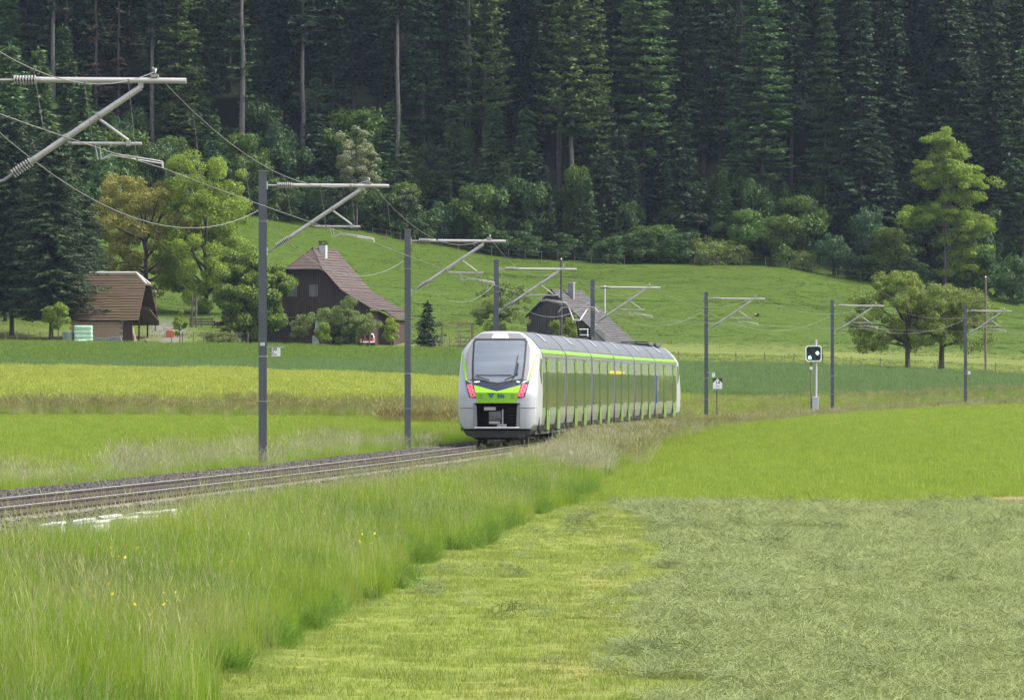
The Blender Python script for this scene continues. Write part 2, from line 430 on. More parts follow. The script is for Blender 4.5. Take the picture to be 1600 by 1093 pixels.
m_tall = leafmat('tall_grass', [(.138, .225, .012), (.180, .270, .018), (.225, .305, .030)], trans=.58, objvar=.2)
m_tall2 = leafmat('tall_grass_stalks', [(.27, .31, .09), (.34, .36, .15), (.32, .30, .15)], trans=.35, objvar=.25)
m_pale = leafmat('pale_seed_heads', [(.33, .34, .19), (.42, .41, .26), (.32, .30, .18)], trans=.4, objvar=.15)
m_brown = leafmat('brown_seed_heads', [(.26, .27, .09), (.32, .28, .13), (.23, .27, .07)], trans=.35, objvar=.2)
m_red = leafmat('reddish_sorrel', [(.25, .20, .075), (.30, .22, .09), (.22, .25, .06)], trans=.35, objvar=.2)
m_stub = leafmat('stubble_grass', [(.145, .208, .024), (.182, .238, .034), (.225, .25, .064)], trans=.45, objvar=.22)
m_mead = leafmat('meadow_grass', [(.175, .248, .024), (.206, .276, .030), (.246, .298, .045)], trans=.45, objvar=.16)
m_hay = leafmat('cut_hay', [(.150, .190, .056), (.190, .228, .076), (.240, .272, .108), (.130, .172, .050)], trans=.25, objvar=.16, rough=.55, spec=.2)
m_barley = leafmat('barley', [(.32, .38, .06), (.38, .43, .08), (.44, .46, .11)], trans=.45, objvar=.16)
m_barley_low = leafmat('barley_stems', [(.13, .20, .020), (.17, .23, .03)], trans=.4, objvar=.15)
m_wheat = leafmat('wheat', [(.098, .165, .046), (.12, .190, .054), (.145, .21, .064)], trans=.35, objvar=.16)
m_hillg = leafmat('hill_grass', [(.042, .078, .008), (.055, .092, .010), (.070, .104, .014)], trans=.4, objvar=.14)

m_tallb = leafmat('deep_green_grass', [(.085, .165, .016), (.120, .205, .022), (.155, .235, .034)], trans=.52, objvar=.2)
m_tallc = leafmat('straw_green_grass', [(.185, .245, .030), (.225, .28, .045), (.27, .29, .075)], trans=.5, objvar=.18)
m_flower = leafmat('yellow_flower_heads', [(.55, .42, .02), (.65, .50, .03)], trans=.2)
tallk = [blades('tall_tuft', 46, .20, .66 + .06 * i, .0075, .32, [m_tall, m_tall2], 100 + i, curve=.5, heads=1, head_len=.12, head_w=.003) for i in range(6)]
tallk2 = [blades('deep_tuft', 48, .19, .60 + .07 * i, .009, .38, [m_tallb, m_tall2], 110 + i, curve=.6, heads=1, head_len=.12, head_w=.003) for i in range(3)]
tallk3 = [blades('straw_tuft', 40, .20, .64 + .06 * i, .0065, .30, [m_tallc, m_tall2], 115 + i, curve=.4, heads=4, head_len=.15, head_w=.003) for i in range(3)]
flowk = [blades('flower_tuft', 8, .12, .55, .008, .3, [m_tallb, m_flower], 118, curve=.4, heads=4, head_len=.035, head_w=.018)]
stalkk = [blades('stalk_tuft', 30, .18, .66, .007, .26, [m_tall, m_tall2], 120 + i, curve=.35, heads=10, head_len=.17, head_w=.0032) for i in range(4)]
palek = [blades('pale_tuft', 24, .17, .62, .008, .34, [m_tall, m_pale], 140 + i, curve=.8, heads=40, head_len=.17, head_w=.007) for i in range(4)]
brownk = [blades('brown_tuft', 26, .20, .60, .009, .28, [m_tall2, m_brown], 160 + i, curve=.5, heads=26, head_len=.2, head_w=.011) for i in range(4)]
redk = [blades('sorrel_tuft', 16, .20, .42, .010, .3, [m_tall, m_red], 165 + i, curve=.5, heads=20, head_len=.2, head_w=.02) for i in range(3)]
stubk = [blades('stubble_tuft', 44, .20, .060 + .012 * i, .006, .7, [m_stub], 180 + i, curve=.5) for i in range(5)]
meadk = [blades('meadow_tuft', 42, .30, .17 + .03 * i, .011, .55, [m_mead], 200 + i, curve=.6) for i in range(5)]
m_hay2 = leafmat('shaded_cut_grass', [(.090, .122, .036), (.118, .152, .050), (.150, .185, .064)], trans=.2, objvar=.18, rough=.5)  # darker colour paints shade into most of the heaps
hayk = [blades('hay_tuft', 78, .30, .16 + .035 * i, .0048, .03 + .015 * i, [m_hay], 220 + i, flat=True) for i in range(6)]
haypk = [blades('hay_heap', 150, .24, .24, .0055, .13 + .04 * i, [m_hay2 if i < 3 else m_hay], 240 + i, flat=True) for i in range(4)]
barlk = [blades('barley_tuft', 40, .32, .88, .014, .16, [m_barley_low, m_barley], 260 + i, curve=.5, heads=46, head_len=.15, head_w=.018, hmin=.7) for i in range(4)]
wheatk = [blades('wheat_tuft', 56, .34, .62 + .03 * i, .02, .22, [m_wheat], 280 + i, curve=.5) for i in range(4)]
hillk = [blades('hill_tuft', 30, .6, .13, .022, .8, [m_hillg], 300 + i, curve=.6) for i in range(4)]

def vis(x, y, m=3.2):
    return (np.abs(x) < 800 / F * y * 1.05 + m)
def rpts(n, x0, x1, y0, y1):
    return rng.uniform(x0, x1, n), rng.uniform(y0, y1, n)
def dens_pts(x0, x1, y0, y1, dens, cond, near=60.0, power=0.0):
    """random ground points, dens per square metre (thinning with distance as near/y to a power), where cond(x, y)"""
    n = int(dens * (x1 - x0) * (y1 - y0))
    x, y = rpts(n, x0, x1, y0, y1)
    k = vis(x, y) & cond(x, y)
    if power: k &= rng.uniform(0, 1, n) < (near / np.maximum(y, near)) ** power
    x, y = x[k], y[k]
    return np.stack([x, y, gz(x, y)], -1)

# tall trackside grass, right of the track
inv = lambda x, y: (x > xc(y) + 1.75 + 1.3 * ((y < 111) & (y > 93) & (vnoise(x / .35, y / .9, 47) > .42))) & (x < edge_x(y))
p = dens_pts(-14, 12, 44, 200, 19, inv, 75, .6)
dE = edge_x(p[:, 1]) - p[:, 0]
s = rng.uniform(.75, 1.18, len(p)) * (.62 + .38 * sstep(0, 1.4, dE)) * (.8 + .4 * vnoise(p[:, 0] / 1.5, p[:, 1] / 2.5, 41)) * (.46 + .54 * sstep(1.8, 4.8, p[:, 0] - xc(p[:, 1])))
zone = vnoise(p[:, 0] / 1.6, p[:, 1] / 5.5, 73) + .35 * (rng.uniform(0, 1, len(p)) - .5) + .22 * sstep(3.2, 2.0, p[:, 0] - xc(p[:, 1]))
pk = np.where(zone < .36, 6 + rng.integers(0, 3, len(p)), np.where(zone > .74, 9 + rng.integers(0, 3, len(p)), rng.integers(0, 6, len(p))))
scatter('tall_grass', p, tallk + tallk2 + tallk3, s, 'tall green uncut grass on the bank below the track', 'grass', tilt=.10, pick=pk)
p = dens_pts(-8, 8, 60, 200, .035, inv)
scatter('yellow_flowers', p, flowk, rng.uniform(.8, 1.25, len(p)), 'few small yellow flowers in the bank grass', 'flowers')
p = dens_pts(-12, 12, 44, 210, 2.0, lambda x, y: inv(x, y) & (vnoise(x / 1.4, y / 4, 42) > .38), 80, .5)
scatter('grass_stalks', p, stalkk, rng.uniform(.75, 1.08, len(p)), 'thin straw coloured stalks standing in the tall bank grass', 'grass', tilt=.08)
# pale arching seed heads in front of the train
p = dens_pts(-3, 10, 180, 262, 9, lambda x, y: inv(x, y) & (x > -.6 + vnoise(x * 2, y / 3, 48)) & (x - xc(y) > 2.0) & (vnoise(x / 2.2, y / 6, 43) + .55 * sstep(6.2, 3.2, x - xc(y)) > .62))
scatter('pale_grass', p, palek + palek + stalkk[:2] + tallk[:2], rng.uniform(.7, 1.12, len(p)) * (.5 + .5 * np.maximum(sstep(2.2, 4.0, p[:, 0] - xc(p[:, 1])), sstep(205, 228, p[:, 1]) * 1.05)), 'pale arching seed heads massed on the bank beside the train', 'grass', tilt=.12)
p = dens_pts(2, 60, 200, 480, 5.5, lambda x, y: (x > xc(y) + 1.8) & (x < edge_x(y) + .4))
scatter('verge_grass', p, tallk[:3] + brownk + palek[:1], rng.uniform(.7, 1.15, len(p)), 'long mixed verge grass hiding the bottom of the train', 'grass', tilt=.1)
# left of the track
p = dens_pts(-16, -1, 95, 235, 6, lambda x, y: (x < xc(y) - 3.1) & (x > xc(y) - 5.6 - vnoise(x / 2, y / 6, 46)) & (vnoise(x / 1.2, y / 5, 44) > .42))
scatter('pale_verge_grass', p, palek[:2] + stalkk + stalkk + tallk[:2], rng.uniform(.6, 1.15, len(p)) * (.6 + .7 * vnoise(p[:, 0] / 2, p[:, 1] / 4, 45)), 'feathery whitish grass along the far side of the track', 'grass', tilt=.1)
p = dens_pts(-16, -1, 95, 300, 6, lambda x, y: (x < xc(y) - 3.1) & (x > xc(y) - 5.8))
scatter('left_verge_grass', p, tallk, rng.uniform(.45, .8, len(p)), 'green grass along the far side of the track', 'grass', tilt=.1)
p = dens_pts(-2, 70, 290, 520, 4, lambda x, y: (x < xc(y) - 2.4) & (x > xc(y) - 7 - y / 200))
scatter('far_verge_grass', p, tallk[:3] + brownk[:2], rng.uniform(.5, .95, len(p)), 'mixed verge grass around the far masts', 'grass', tilt=.1)
# grass round the feet of the masts
mp0 = [(-390, 171.5), (-163, 221.0)]
q = np.concatenate([np.stack([(a * b / F) + rng.normal(0, .55, 46), b + rng.uniform(-6, 1.5, 46)], -1) for a, b in mp0])
q = q[q[:, 0] < xc(q[:, 1]) - 1.9]
scatter('mast_foot_grass', np.stack([q[:, 0], q[:, 1], gz(q[:, 0], q[:, 1])], -1), palek[:2] + stalkk + tallk[:2], rng.uniform(.7, 1.05, len(q)), 'pale stalks round the feet of the nearest masts', 'grass', tilt=.1)
# left bright meadow
p = dens_pts(-32, 0, 190, 330, 4.2, lambda x, y: (x < xc(y) - 4.6), 190, .3)
scatter('bright_meadow', p, meadk, rng.uniform(.8, 1.25, len(p)), 'short bright green meadow left of the track', 'grass', tilt=.1)
# rough strip before the barley
band = lambda x, y: 329 + (vnoise(x / 5, y * 0, 51) - .5) * 5 + .35 * x
p = dens_pts(-34, -1, 312, 345, 7, lambda x, y: (y > band(x, y) - 3) & (y < band(x, y) + 5) & (x < xc(y) - 5) & (vnoise(x / 1.7, y / 2, 52) > .2))
scatter('rough_grass', p, brownk + tallk[:2], rng.uniform(.75, 1.3, len(p)) * (.75 + .5 * vnoise(p[:, 0] / 2.5, p[:, 1] / 3, 53)), 'rough brownish grass strip in front of the barley', 'grass', tilt=.14)
p = dens_pts(-9, -1, 285, 340, 7, lambda x, y: (x < xc(y) - 4.5) & (x > -7.2 + vnoise(y / 4, y * 0, 54)) & (y > 300 - x))
scatter('sorrel', p, redk + brownk[:1], rng.uniform(.7, 1.2, len(p)), 'reddish sorrel patch beside the track left of the train', 'weeds', tilt=.1)
# barley
bar0 = lambda x, y: band(x, y) + 3.5
p = dens_pts(-42, 0, 322, 452, 3.6, lambda x, y: (y > bar0(x, y)) & (x < xc(y) - 7) & (y < 446 + (vnoise(x / 6, y * 0, 55) - .5) * 8 - .25 * x) & (vis(x, y, 2.5)), 325, .35)
scatter('barley', p, barlk, rng.uniform(.88, 1.08, len(p)) * (.93 + .14 * vnoise(p[:, 0] / 4, p[:, 1] / 9, 56)), 'ripening yellow green barley field', 'crop', tilt=.06)
# wheat beyond, both sides of the track
p = dens_pts(-52, 62, 455, 592, 1.7, lambda x, y: ((x < xc(y) - 8) & (y > 452 - .25 * np.minimum(x, 0)) | (x >= xc(y) + 9)) & (y > 466 + (vnoise(x / 4, y * 0 + 3.3, 57) - .5) * 5 - np.where(x > 10, 0, 12)) & (y < np.where(x < -3, 522 + x * -.9 * 0 + (x + 35) * 1.2, 583) + (vnoise(x / 9, y * 0, 58) - .5) * 5))
scatter('wheat', p, wheatk, rng.uniform(.9, 1.2, len(p)) * (.92 + .2 * vnoise(p[:, 0] / 6, p[:, 1] / 16, 59)), 'blue green young wheat field behind the track', 'crop', tilt=.06)
m_strip = leafmat('striped_meadow', [(.085, .155, .018), (.115, .185, .024), (.145, .205, .034)], trans=.4, objvar=.2)
stripk = [blades('striped_tuft', 34, .34, .36 + .03 * i, .016, .4, [m_strip], 320 + i, curve=.6) for i in range(3)]
p = dens_pts(-52, -2, 505, 640, 1.7, lambda x, y: (y > 514 + (x + 35) * 1.2) & (y < 634))
scatter('striped_meadow', p, stripk, rng.uniform(.8, 1.2, len(p)) * (.55 + .9 * vnoise(p[:, 0] / 22, p[:, 1] / 3.2, 68)), 'green meadow in faint stripes in front of the farm', 'grass', tilt=.1)
p = dens_pts(8, 66, 380, 472, 2.2, lambda x, y: (x < xc(y) - 5))
scatter('light_meadow', p, meadk, rng.uniform(1.0, 1.7, len(p)), 'bright grass between the track and the wheat', 'grass', tilt=.1)
# right meadow, uncut, short
p = dens_pts(1, 60, FIELD_END - 1, 470, 5.0, lambda x, y: (x > edge_x(y) - .6) & (y > FIELD_END + .2 + (vnoise(x / 1.1, x * 0 + 3, 71) - .5) * 2.2) & ~((np.abs(x - 13.4 - (vnoise(y, x, 5) - .5)) < 1.4) & (y < 163.5)), FIELD_END, .55)
scatter('right_meadow', p, meadk, rng.uniform(.8, 1.25, len(p)) * (.85 + .3 * vnoise(p[:, 0] / 2, p[:, 1] / 5, 61)), 'fresh green uncut meadow beyond the hay', 'grass', tilt=.1)
# stubble and hay
p = dens_pts(-5, 18, 48, FIELD_END + .6, 20, lambda x, y: (x > edge_x(y) - .25) & ((x < hay_left(y) + .5) | (rng.uniform(0, 1, len(x)) < .3)), 62, .5)
scatter('stubble', p, stubk, rng.uniform(.6, 1.3, len(p)) * (.75 + .5 * vnoise(p[:, 0] / .9, p[:, 1] / 4.0, 62)), 'yellow green stubble of the mown strip', 'grass', tilt=.1)
p = dens_pts(0, 18, 48, FIELD_END + .6, 17, lambda x, y: (x > hay_left(y) - .15) & (y < FIELD_END - .2 + (vnoise(x / 1.1, x * 0 + 3, 71) - .5) * 2.2) & ~((np.abs(x - 13.4) < 1.4) & (y > 155.6)) & (vnoise(x / .8, y / 1.5, 63) + .28 * sstep(0, 1.2, x - hay_left(y)) - .62 * sstep(.55, .8, vnoise(x / 2.3, y / 14, 72)) > .30), 70, .35)
scatter('hay', p, hayk, rng.uniform(.75, 1.25, len(p)), 'grey green cut grass strewn over the field to dry', 'hay', tilt=.12)
p = dens_pts(-1, 18, 55, FIELD_END + .3, 1.3, lambda x, y: (x > hay_left(y) - .3) & (vnoise(x / 1.3, y / 1.9, 64) > .50))
q = dens_pts(-2, 6, 60, 150, .16, lambda x, y: (x > edge_x(y) + .5) & (x < hay_left(y)))
p = np.concatenate([p, q])
k_ = dens_pts(2, 15, FIELD_END - .9, FIELD_END + .1, 2.2, lambda x, y: x > 2.2); p = np.concatenate([p, k_])
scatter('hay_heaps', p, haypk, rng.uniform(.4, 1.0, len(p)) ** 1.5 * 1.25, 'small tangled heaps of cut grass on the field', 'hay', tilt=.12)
# drooping tufts along the cut edge, deep green painting in their shaded undersides
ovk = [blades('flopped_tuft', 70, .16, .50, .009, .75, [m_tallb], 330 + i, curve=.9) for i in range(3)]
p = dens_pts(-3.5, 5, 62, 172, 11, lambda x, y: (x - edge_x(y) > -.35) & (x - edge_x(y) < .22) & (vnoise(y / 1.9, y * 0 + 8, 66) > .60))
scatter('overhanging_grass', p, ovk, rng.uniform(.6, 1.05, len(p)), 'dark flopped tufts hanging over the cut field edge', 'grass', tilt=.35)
# hillside
p = dens_pts(-70, 70, 655, 792, 1.1, lambda x, y: vis(x, y, 3))
scatter('hill_grass', p, hillk, rng.uniform(.7, 1.5, len(p)) * (.6 + .8 * vnoise(p[:, 0] / 7, p[:, 1] / 10, 67)), 'grass of the steep pasture below the forest', 'grass', tilt=.1)
p = dens_pts(-55, 62, 584, 640, .9, lambda x, y: vis(x, y, 3) & ~((x > -32) & (x < -3) & (y > 632)))
scatter('field_grass', p, meadk[:2] + hillk[:2], rng.uniform(.8, 1.6, len(p)), 'grass between the wheat and the farm', 'grass', tilt=.1)
# ---------------------------------------------------------------- materials of made things
m_ballast = mat('ballast', (.042, .037, .034), .9, nscale=9, col2=(.02, .018, .016), bump=.8)
m_stone = leafmat('ballast_stones', [(.026, .023, .021), (.043, .038, .034), (.072, .064, .057)], trans=0.0, rough=.85, objvar=.35)
m_rail_top = mat('rail_head', (.52, .50, .48), .28, metal=.9)
m_rail_rust = mat('rail_rust', (.055, .036, .029), .8, nscale=6, col2=(.036, .025, .021))
m_sleeper = mat('sleeper', (.21, .18, .155), .85, nscale=5, col2=(.13, .105, .09))
m_pad = mat('rail_clip', (.075, .05, .04), .7)
m_slab = mat('pale_concrete', (.56, .56, .545), .8, nscale=7, col2=(.45, .45, .43))
m_mast = mat('mast_paint', (.080, .087, .102), .5, nscale=2.5, col2=(.063, .069, .082), stretch=(1, 1, .25))
m_alu = mat('aluminium', (.46, .425, .42), .42, metal=.4, nscale=4, col2=(.39, .36, .355))
m_ins = mat('insulator', (.085, .045, .042), .3)
m_shed = mat('insulator_rim', (.34, .32, .31), .4)
m_fit = mat('galvanised_fitting', (.33, .32, .31), .5, metal=.6)
m_wire = mat('copper_wire', (.14, .13, .12), .5, metal=.4)
m_wire2 = mat('return_wire', (.17, .165, .16), .55, metal=.3)
m_white = mat('white_paint', (.80, .80, .79), .45)
m_black = mat('black_paint', (.012, .012, .014), .5)
m_plate = mat('white_plate', (.74, .74, .74), .5, nscale=6, col2=(.66, .66, .66))
m_dark = mat('underframe', (.022, .021, .021), .7, nscale=6, col2=(.035, .03, .027))

# ---------------------------------------------------------------- track
T0, T1 = 92.0, 470.0
ds = np.concatenate([np.arange(T0, 300, 2.0), np.arange(300, T1 + 1, 3.0)])
V, Q = [], []
prof = [(-4.0, -.75), (-3.3, -.24), (-2.5, -.07), (-1.6, -.09), (-1.3, -.20), (-.7, -.225), (0, -.215), (.7, -.225), (1.3, -.21), (1.5, -.24), (1.8, -.42), (2.3, -.95)]
for i, d in enumerate(np.arange(T0, T1, .5)):
    for k, (o, h) in enumerate(prof):
        w = on_track(d, o, h); V.append((w.x, w.y, w.z + random.uniform(-.035, .03)))
npf = len(prof); nst = len(V) // npf
ii = np.arange(nst * npf).reshape(nst, npf)
Q = np.stack([ii[:-1, :-1], ii[:-1, 1:], ii[1:, 1:], ii[1:, :-1]], -1).reshape(-1, 4)
tag(link('ballast', np_mesh('ballast', V, Q, None, [m_ballast])), 'dark brown ballast bed of the single track', 'ballast', kind='structure')
def stone_mesh(i):
    r = np.random.default_rng(500 + i); bm = bmesh.new(); bmesh.ops.create_icosphere(bm, subdivisions=1, radius=.04)
    for v in bm.verts: v.co *= r.uniform(.65, 1.25)
    for v in bm.verts: v.co.z *= .75
    me = bpy.data.meshes.new('ballast_stone'); bm.to_mesh(me); bm.free(); me.materials.append(m_stone); return me
stones = [stone_mesh(i) for i in range(5)]
n = 34000; d_ = 92 + (262 - 92) * rng.uniform(0, 1, n) ** 1.5; o_ = np.where(rng.uniform(0, 1, n) < .65, rng.uniform(-3.7, -1.2, n), rng.uniform(-1.2, 1.85, n))
h_ = np.interp(o_, [q[0] for q in prof], [q[1] for q in prof])
pp = np.stack([xc(d_) + o_, d_ - o_ * .07, zr(d_) + h_ + .012], -1)
scatter('ballast_stones', pp, stones, rng.uniform(.6, 1.35, n), 'loose dark stones of the ballast', 'stones', tilt=.8)

track = empty('railway_track', on_track(T0), 0, 'single railway track curving away under the train', 'railway track')
base = track.location.copy()
rp_ = [(-.07, -.17), (.07, -.17), (.07, -.155), (.012, -.135), (.010, -.045), (.036, -.036), (.036, -.004), (.028, 0), (-.028, 0), (-.036, -.004), (-.036, -.036), (-.010, -.045), (-.012, -.135), (-.07, -.155)]
for side in (-1, 1):
    mb = MB(); k = len(rp_)
    vs_ = []
    for d in ds:
        a = head(d)
        for (u, h) in rp_:
            vs_.append(on_track(d, side * .753 + u, h) - base)
    mb.v = [tuple(v) for v in vs_]
    for i in range(len(ds) - 1):
        for j in range(k):
            j2 = (j + 1) % k
            mb.f.append([i * k + j, (i + 1) * k + j, (i + 1) * k + j2, i * k + j2]); mb.mi.append(1 if j in (6, 7, 8) else 0)
    o = mb.build('rail', [m_rail_rust, m_rail_top], track)
    tag(o, 'shiny far rail' if side < 0 else 'near rail half hidden by grass')
sm = MB()
sm.box((0, 0, -.235), (2.5, .24, .13))
sm_me = sm.mesh('sleeper', m_sleeper, bevel=.015)
cm = MB()
for s in (-1, 1):
    for q in (-1, 1): cm.box((s * .753 + q * .115, 0, -.15), (.10, .15, .05))
cm_me = cm.mesh('rail_clip', m_pad)
for i in range(205):
    d = 98.0 + i * .6
    so = link('sleeper', sm_me, track, on_track(d) - base, (0, 0, -head(d)))
    co = link('rail_clip', cm_me, so); co['kind'] = 'stuff'
# pale cable trough lids lying in the grass beside the track
ts = [(96.6, 2.35, .1), (98.2, 2.75, -.05), (99.8, 2.4, .12), (101.4, 2.8, .0), (103.0, 2.4, .2), (106.2, 2.5, -.1), (108.0, 2.65, .05)]
tl = ['pale slab lying in the grass at the left picture edge', 'pale slab second from the left picture edge beside the track', 'white slab lying third along the near rail', 'white slab in the middle of the row beside the track', 'white slab with grass on both sides right of the row middle', 'short white slab in the grass beyond the gap in the row', 'farthest pale slab of the row beside the track']
tm = MB(); tm.box((0, 0, -.10), (.32, 1.33, .40)); tm.box((0, 0, .13), (.36, 1.35, .05)); tm.box((0, .02, .16), (.06, .9, .012)); t_me = tm.mesh('slab', m_slab, bevel=.008)
for (d, o, r), lb in zip(ts, tl):
    w = on_track(d, o, 0)
    ob = link('trough_lid', t_me, None, (w.x, w.y, gzf(w.x, w.y) + .24), (0.0, -.12, -head(d) + r)); tag(ob, lb, 'concrete slab', 'pale slabs beside the track')

# ---------------------------------------------------------------- catenary masts
def insulator(mb, a, b, r=.05, nr=8):
    a, b = Vector(a), Vector(b)
    mb.cur = 0; mb.tube([a, b], r * .75, 8)
    mb.cur = 1
    for i in range(nr):
        t = (i + .5) / nr; p = a.lerp(b, t); dv = (b - a).normalized() * .010
        mb.tube([p - dv, p + dv], r * 1.75, 10)
# local frame: x to the right (towards the track), y along the line, z = 0 at cantilever tube
ARM = 3.52
def mast_proto():
    r = empty('catenary_mast', (0, 0, 0))
    mb = MB(); hb = .11; zt, zb = .40, -8.2
    for s in (-1, 1): mb.box((0, s * .10, (zt + zb) / 2), (.215, .016, zt - zb))
    mb.box((0, 0, (zt + zb) / 2), (.012, .184, zt - zb))
    mb.build('column', m_mast, r)
    mb = MB()
    mb.box((0, 0, .405), (.24, .24, .012)); mb.box((.118, 0, 0), (.03, .16, .22)); mb.box((.118, 0, -1.83), (.03, .16, .22)); mb.box((0, 0, -1.0), (.235, .235, .02)); mb.box((0, 0, -4.75), (.24, .24, .03)); mb.box((0, 0, -6.0), (.235, .235, .02))
    mb.build('mast_bracket', m_fit, r)
    t = MB(); t.tube([(.86, 0, 0), (ARM - .3, 0, -.02), (ARM, 0, -.025)], .052, 12); to = t.build('top_tube', m_alu, r, smooth=False)
    t = MB(); t.box((2.95, 0, .07), (.14, .08, .05)); t.tube([(2.95, -.25, .20), (2.95, 0, .12), (2.95, .25, .20)], .022, 6); t.box((2.70, 0, -.09), (.09, .06, .12)); t.build('messenger_clamp', m_fit, r)
    i = MB(); insulator(i, (.40, 0, 0), (.82, 0, 0)); i.build('insulator', [m_ins, m_shed], r)
    t = MB(); t.tube([(.12, 0, 0), (.40, 0, 0)], .028, 6); t.tube([(.80, 0, 0), (.90, 0, 0)], .06, 10); t.build('tube_socket', m_fit, r)
    a, b = Vector((.18, 0, -1.83)), Vector((2.70, 0, -.14)); dv = (b - a).normalized()
    t = MB(); t.tube([a + dv * .72, b], .056, 12); t.build('diagonal_tube', m_alu, r)
    i = MB(); insulator(i, a + dv * .24, a + dv * .66); i.build('insulator', [m_ins, m_shed], r)
    t = MB(); t.tube([(.12, 0, -1.83), a + dv * .05, a + dv * .24], .028, 6); t.tube([a + dv * .64, a + dv * .74], .065, 10); t.build('tube_socket', m_fit, r)
    q = a + dv * 1.42; q2 = a + dv * 2.12                            # where the registration tube and its brace start
    zl = q.z - .10
    t = MB(); t.tube([(q.x + .1, 0, zl), (q.x + 1.36, 0, zl - .01)], .030, 10); t.build('registration_tube', m_alu, r)
    e = Vector((q.x + 1.12, 0, zl))
    t = MB(); t.tube([q2 + Vector((0, 0, -.05)), e + Vector((0, 0, .05))], .026, 8); t.build('brace', m_alu, r)
    t = MB(); t.tube([q, (q.x + .03, 0, q.z - .08), (q.x + .12, 0, zl)], .024, 6); t.box(e, (.08, .08, .10)); t.tube([q - dv * .03, q + dv * .03], .072, 10); t.tube([q2 - dv * .03, q2 + dv * .03], .072, 10)
    t.build('tube_clamp', m_fit, r)
    s0 = Vector((q.x + .52, 0, zl - .04)); s1 = s0 + Vector((.05, 0, -.25))
    t = MB(); t.tube([s0, s1], .012, 5); t.tube([s0 + Vector((.08, 0, 0)), s1 + Vector((.06, 0, 0))], .012, 5); t.build('drop_bracket', m_fit, r)
    p0 = s1 + Vector((.06, 0, .0)); p1 = p0 + Vector((.20, 0, .09)); p2 = p0 + Vector((1.10, 0, -.06))
    t = MB()
    for s in (-1, 1): t.tube([p0, p1 + Vector((0, .02 * s, .02 * s)), p2 + Vector((0, .02 * s, .02 * s))], .013, 5)
    t.tube([p2 + Vector((0, 0, .02)), p2 + Vector((.01, 0, -.10))], .02, 6)
    t.build('steady_arm', m_alu, r)
    return r, (2.95, .20), (p2.x + .01, p2.z - .10)
mast0, MESS, CONT = mast_proto()
MAST = [  # pixel column of the mast, distance, row of the cantilever tube
 (-14, 111.0, 125), (410.5, 171.5, 289.5), (637, 221.0, 376), (775.5, 270.5, 420), (926, 320.0, 449), (1103.5, 369.5, 466.5), (1300.5, 419.0, 477.4), (1508.5, 468.5, 485.6)]
mlab = ['nearest mast with only its cantilever arms reaching in from the left picture edge', 'tall grey mast carrying the white kilometre plate reading 10, left of the farmhouse gable', 'grey mast standing between the farmhouse and the train front', 'grey mast rising directly behind the train cab roof', 'grey mast in front of the dark grey shingled barn', 'grey mast next to the sign reading 14', 'grey mast just right of the railway signal', 'farthest grey mast in front of the two fruit trees at the right']
mess_pts, cont_pts, ret_pts = [], [], []
for i, ((px, d, py), lb) in enumerate(zip(MAST, mlab)):
    r = mast0 if i == 0 else copy_tree(mast0)
    tag(r, lb, 'catenary mast', 'masts along the railway')
    r.location = P(px, py, d); r.rotation_euler = (0, 0, -head(d) * .6)
    Mr = Matrix.Translation(r.location) @ Matrix.Rotation(-head(d) * .6, 4, 'Z')
    mess_pts.append(Mr @ Vector((MESS[0], 0, MESS[1] - .06))); cont_pts.append(Mr @ Vector((CONT[0], 0, CONT[1]))); ret_pts.append(Mr @ Vector((-.13, 0, -.70)))
    cl = MB(); cl.box((-.13, 0, -.70), (.10, .08, .06)); cl.build('return_wire_clamp', m_fit, r)
    mast_obj = r
    if i == 1: mast1 = r
    if i == 5: mast5 = r
    if i == 7: mast7 = r
def before(pts, d):       # carry the line on towards the viewer
    a, b = pts[0], pts[1]; return a + (a - b) * ((a.y - d) / (b.y - a.y))
mess_all = [before(mess_pts, 74)] + mess_pts + [mess_pts[-1] + (mess_pts[-1] - mess_pts[-2]) + Vector((3, 0, 0))]
cont_all = [before(cont_pts, 74)] + cont_pts + [cont_pts[-1] + (cont_pts[-1] - cont_pts[-2]) + Vector((3, 0, 0))]
ret_all = [before(ret_pts, 74)] + ret_pts + [ret_pts[-1] + (ret_pts[-1] - ret_pts[-2]) + Vector((3, 0, 0))]
def sag_pts(pts, sag, n=16):
    out = []
    for a, b in zip(pts[:-1], pts[1:]):
        for k in range(n):
            t = k / n; p = a.lerp(b, t); p.z -= 4 * sag * t * (1 - t); out.append(p)
    out.append(pts[-1]); return out
w_m = sag_pts(mess_all, .88); w_c = sag_pts(cont_all, .05); w_r = sag_pts(ret_all, 1.1)
mw = MB(); mw.tube(w_m, .0085, 6); mw = mw.build('messenger_wire', m_wire); tag(mw, 'sagging upper wire hung from mast to mast over the track', 'overhead wire', 'overhead line wires')
cw = MB(); cw.tube(w_c, .008, 6); cw = cw.build('contact_wire', m_wire); tag(cw, 'nearly straight lower wire that the pantograph touches', 'overhead wire', 'overhead line wires')
rw = MB(); rw.tube(w_r, .009, 6); rw = rw.build('return_wire', m_wire2); tag(rw, 'deeply sagging bright wire looped along the left sides of the masts', 'overhead wire', 'overhead line wires')
for k in range(len(mess_all) - 1):
    for q in (2, 5, 8, 11, 14):
        a, b = w_m[k * 16 + q], w_c[k * 16 + q]
        dm = MB(); dm.tube([a, b], .0035, 4); dm.box(a, (.05, .05, .05)); dm.box(b + Vector((0, 0, .02)), (.04, .04, .05)); dm.build('dropper', m_wire, mw)

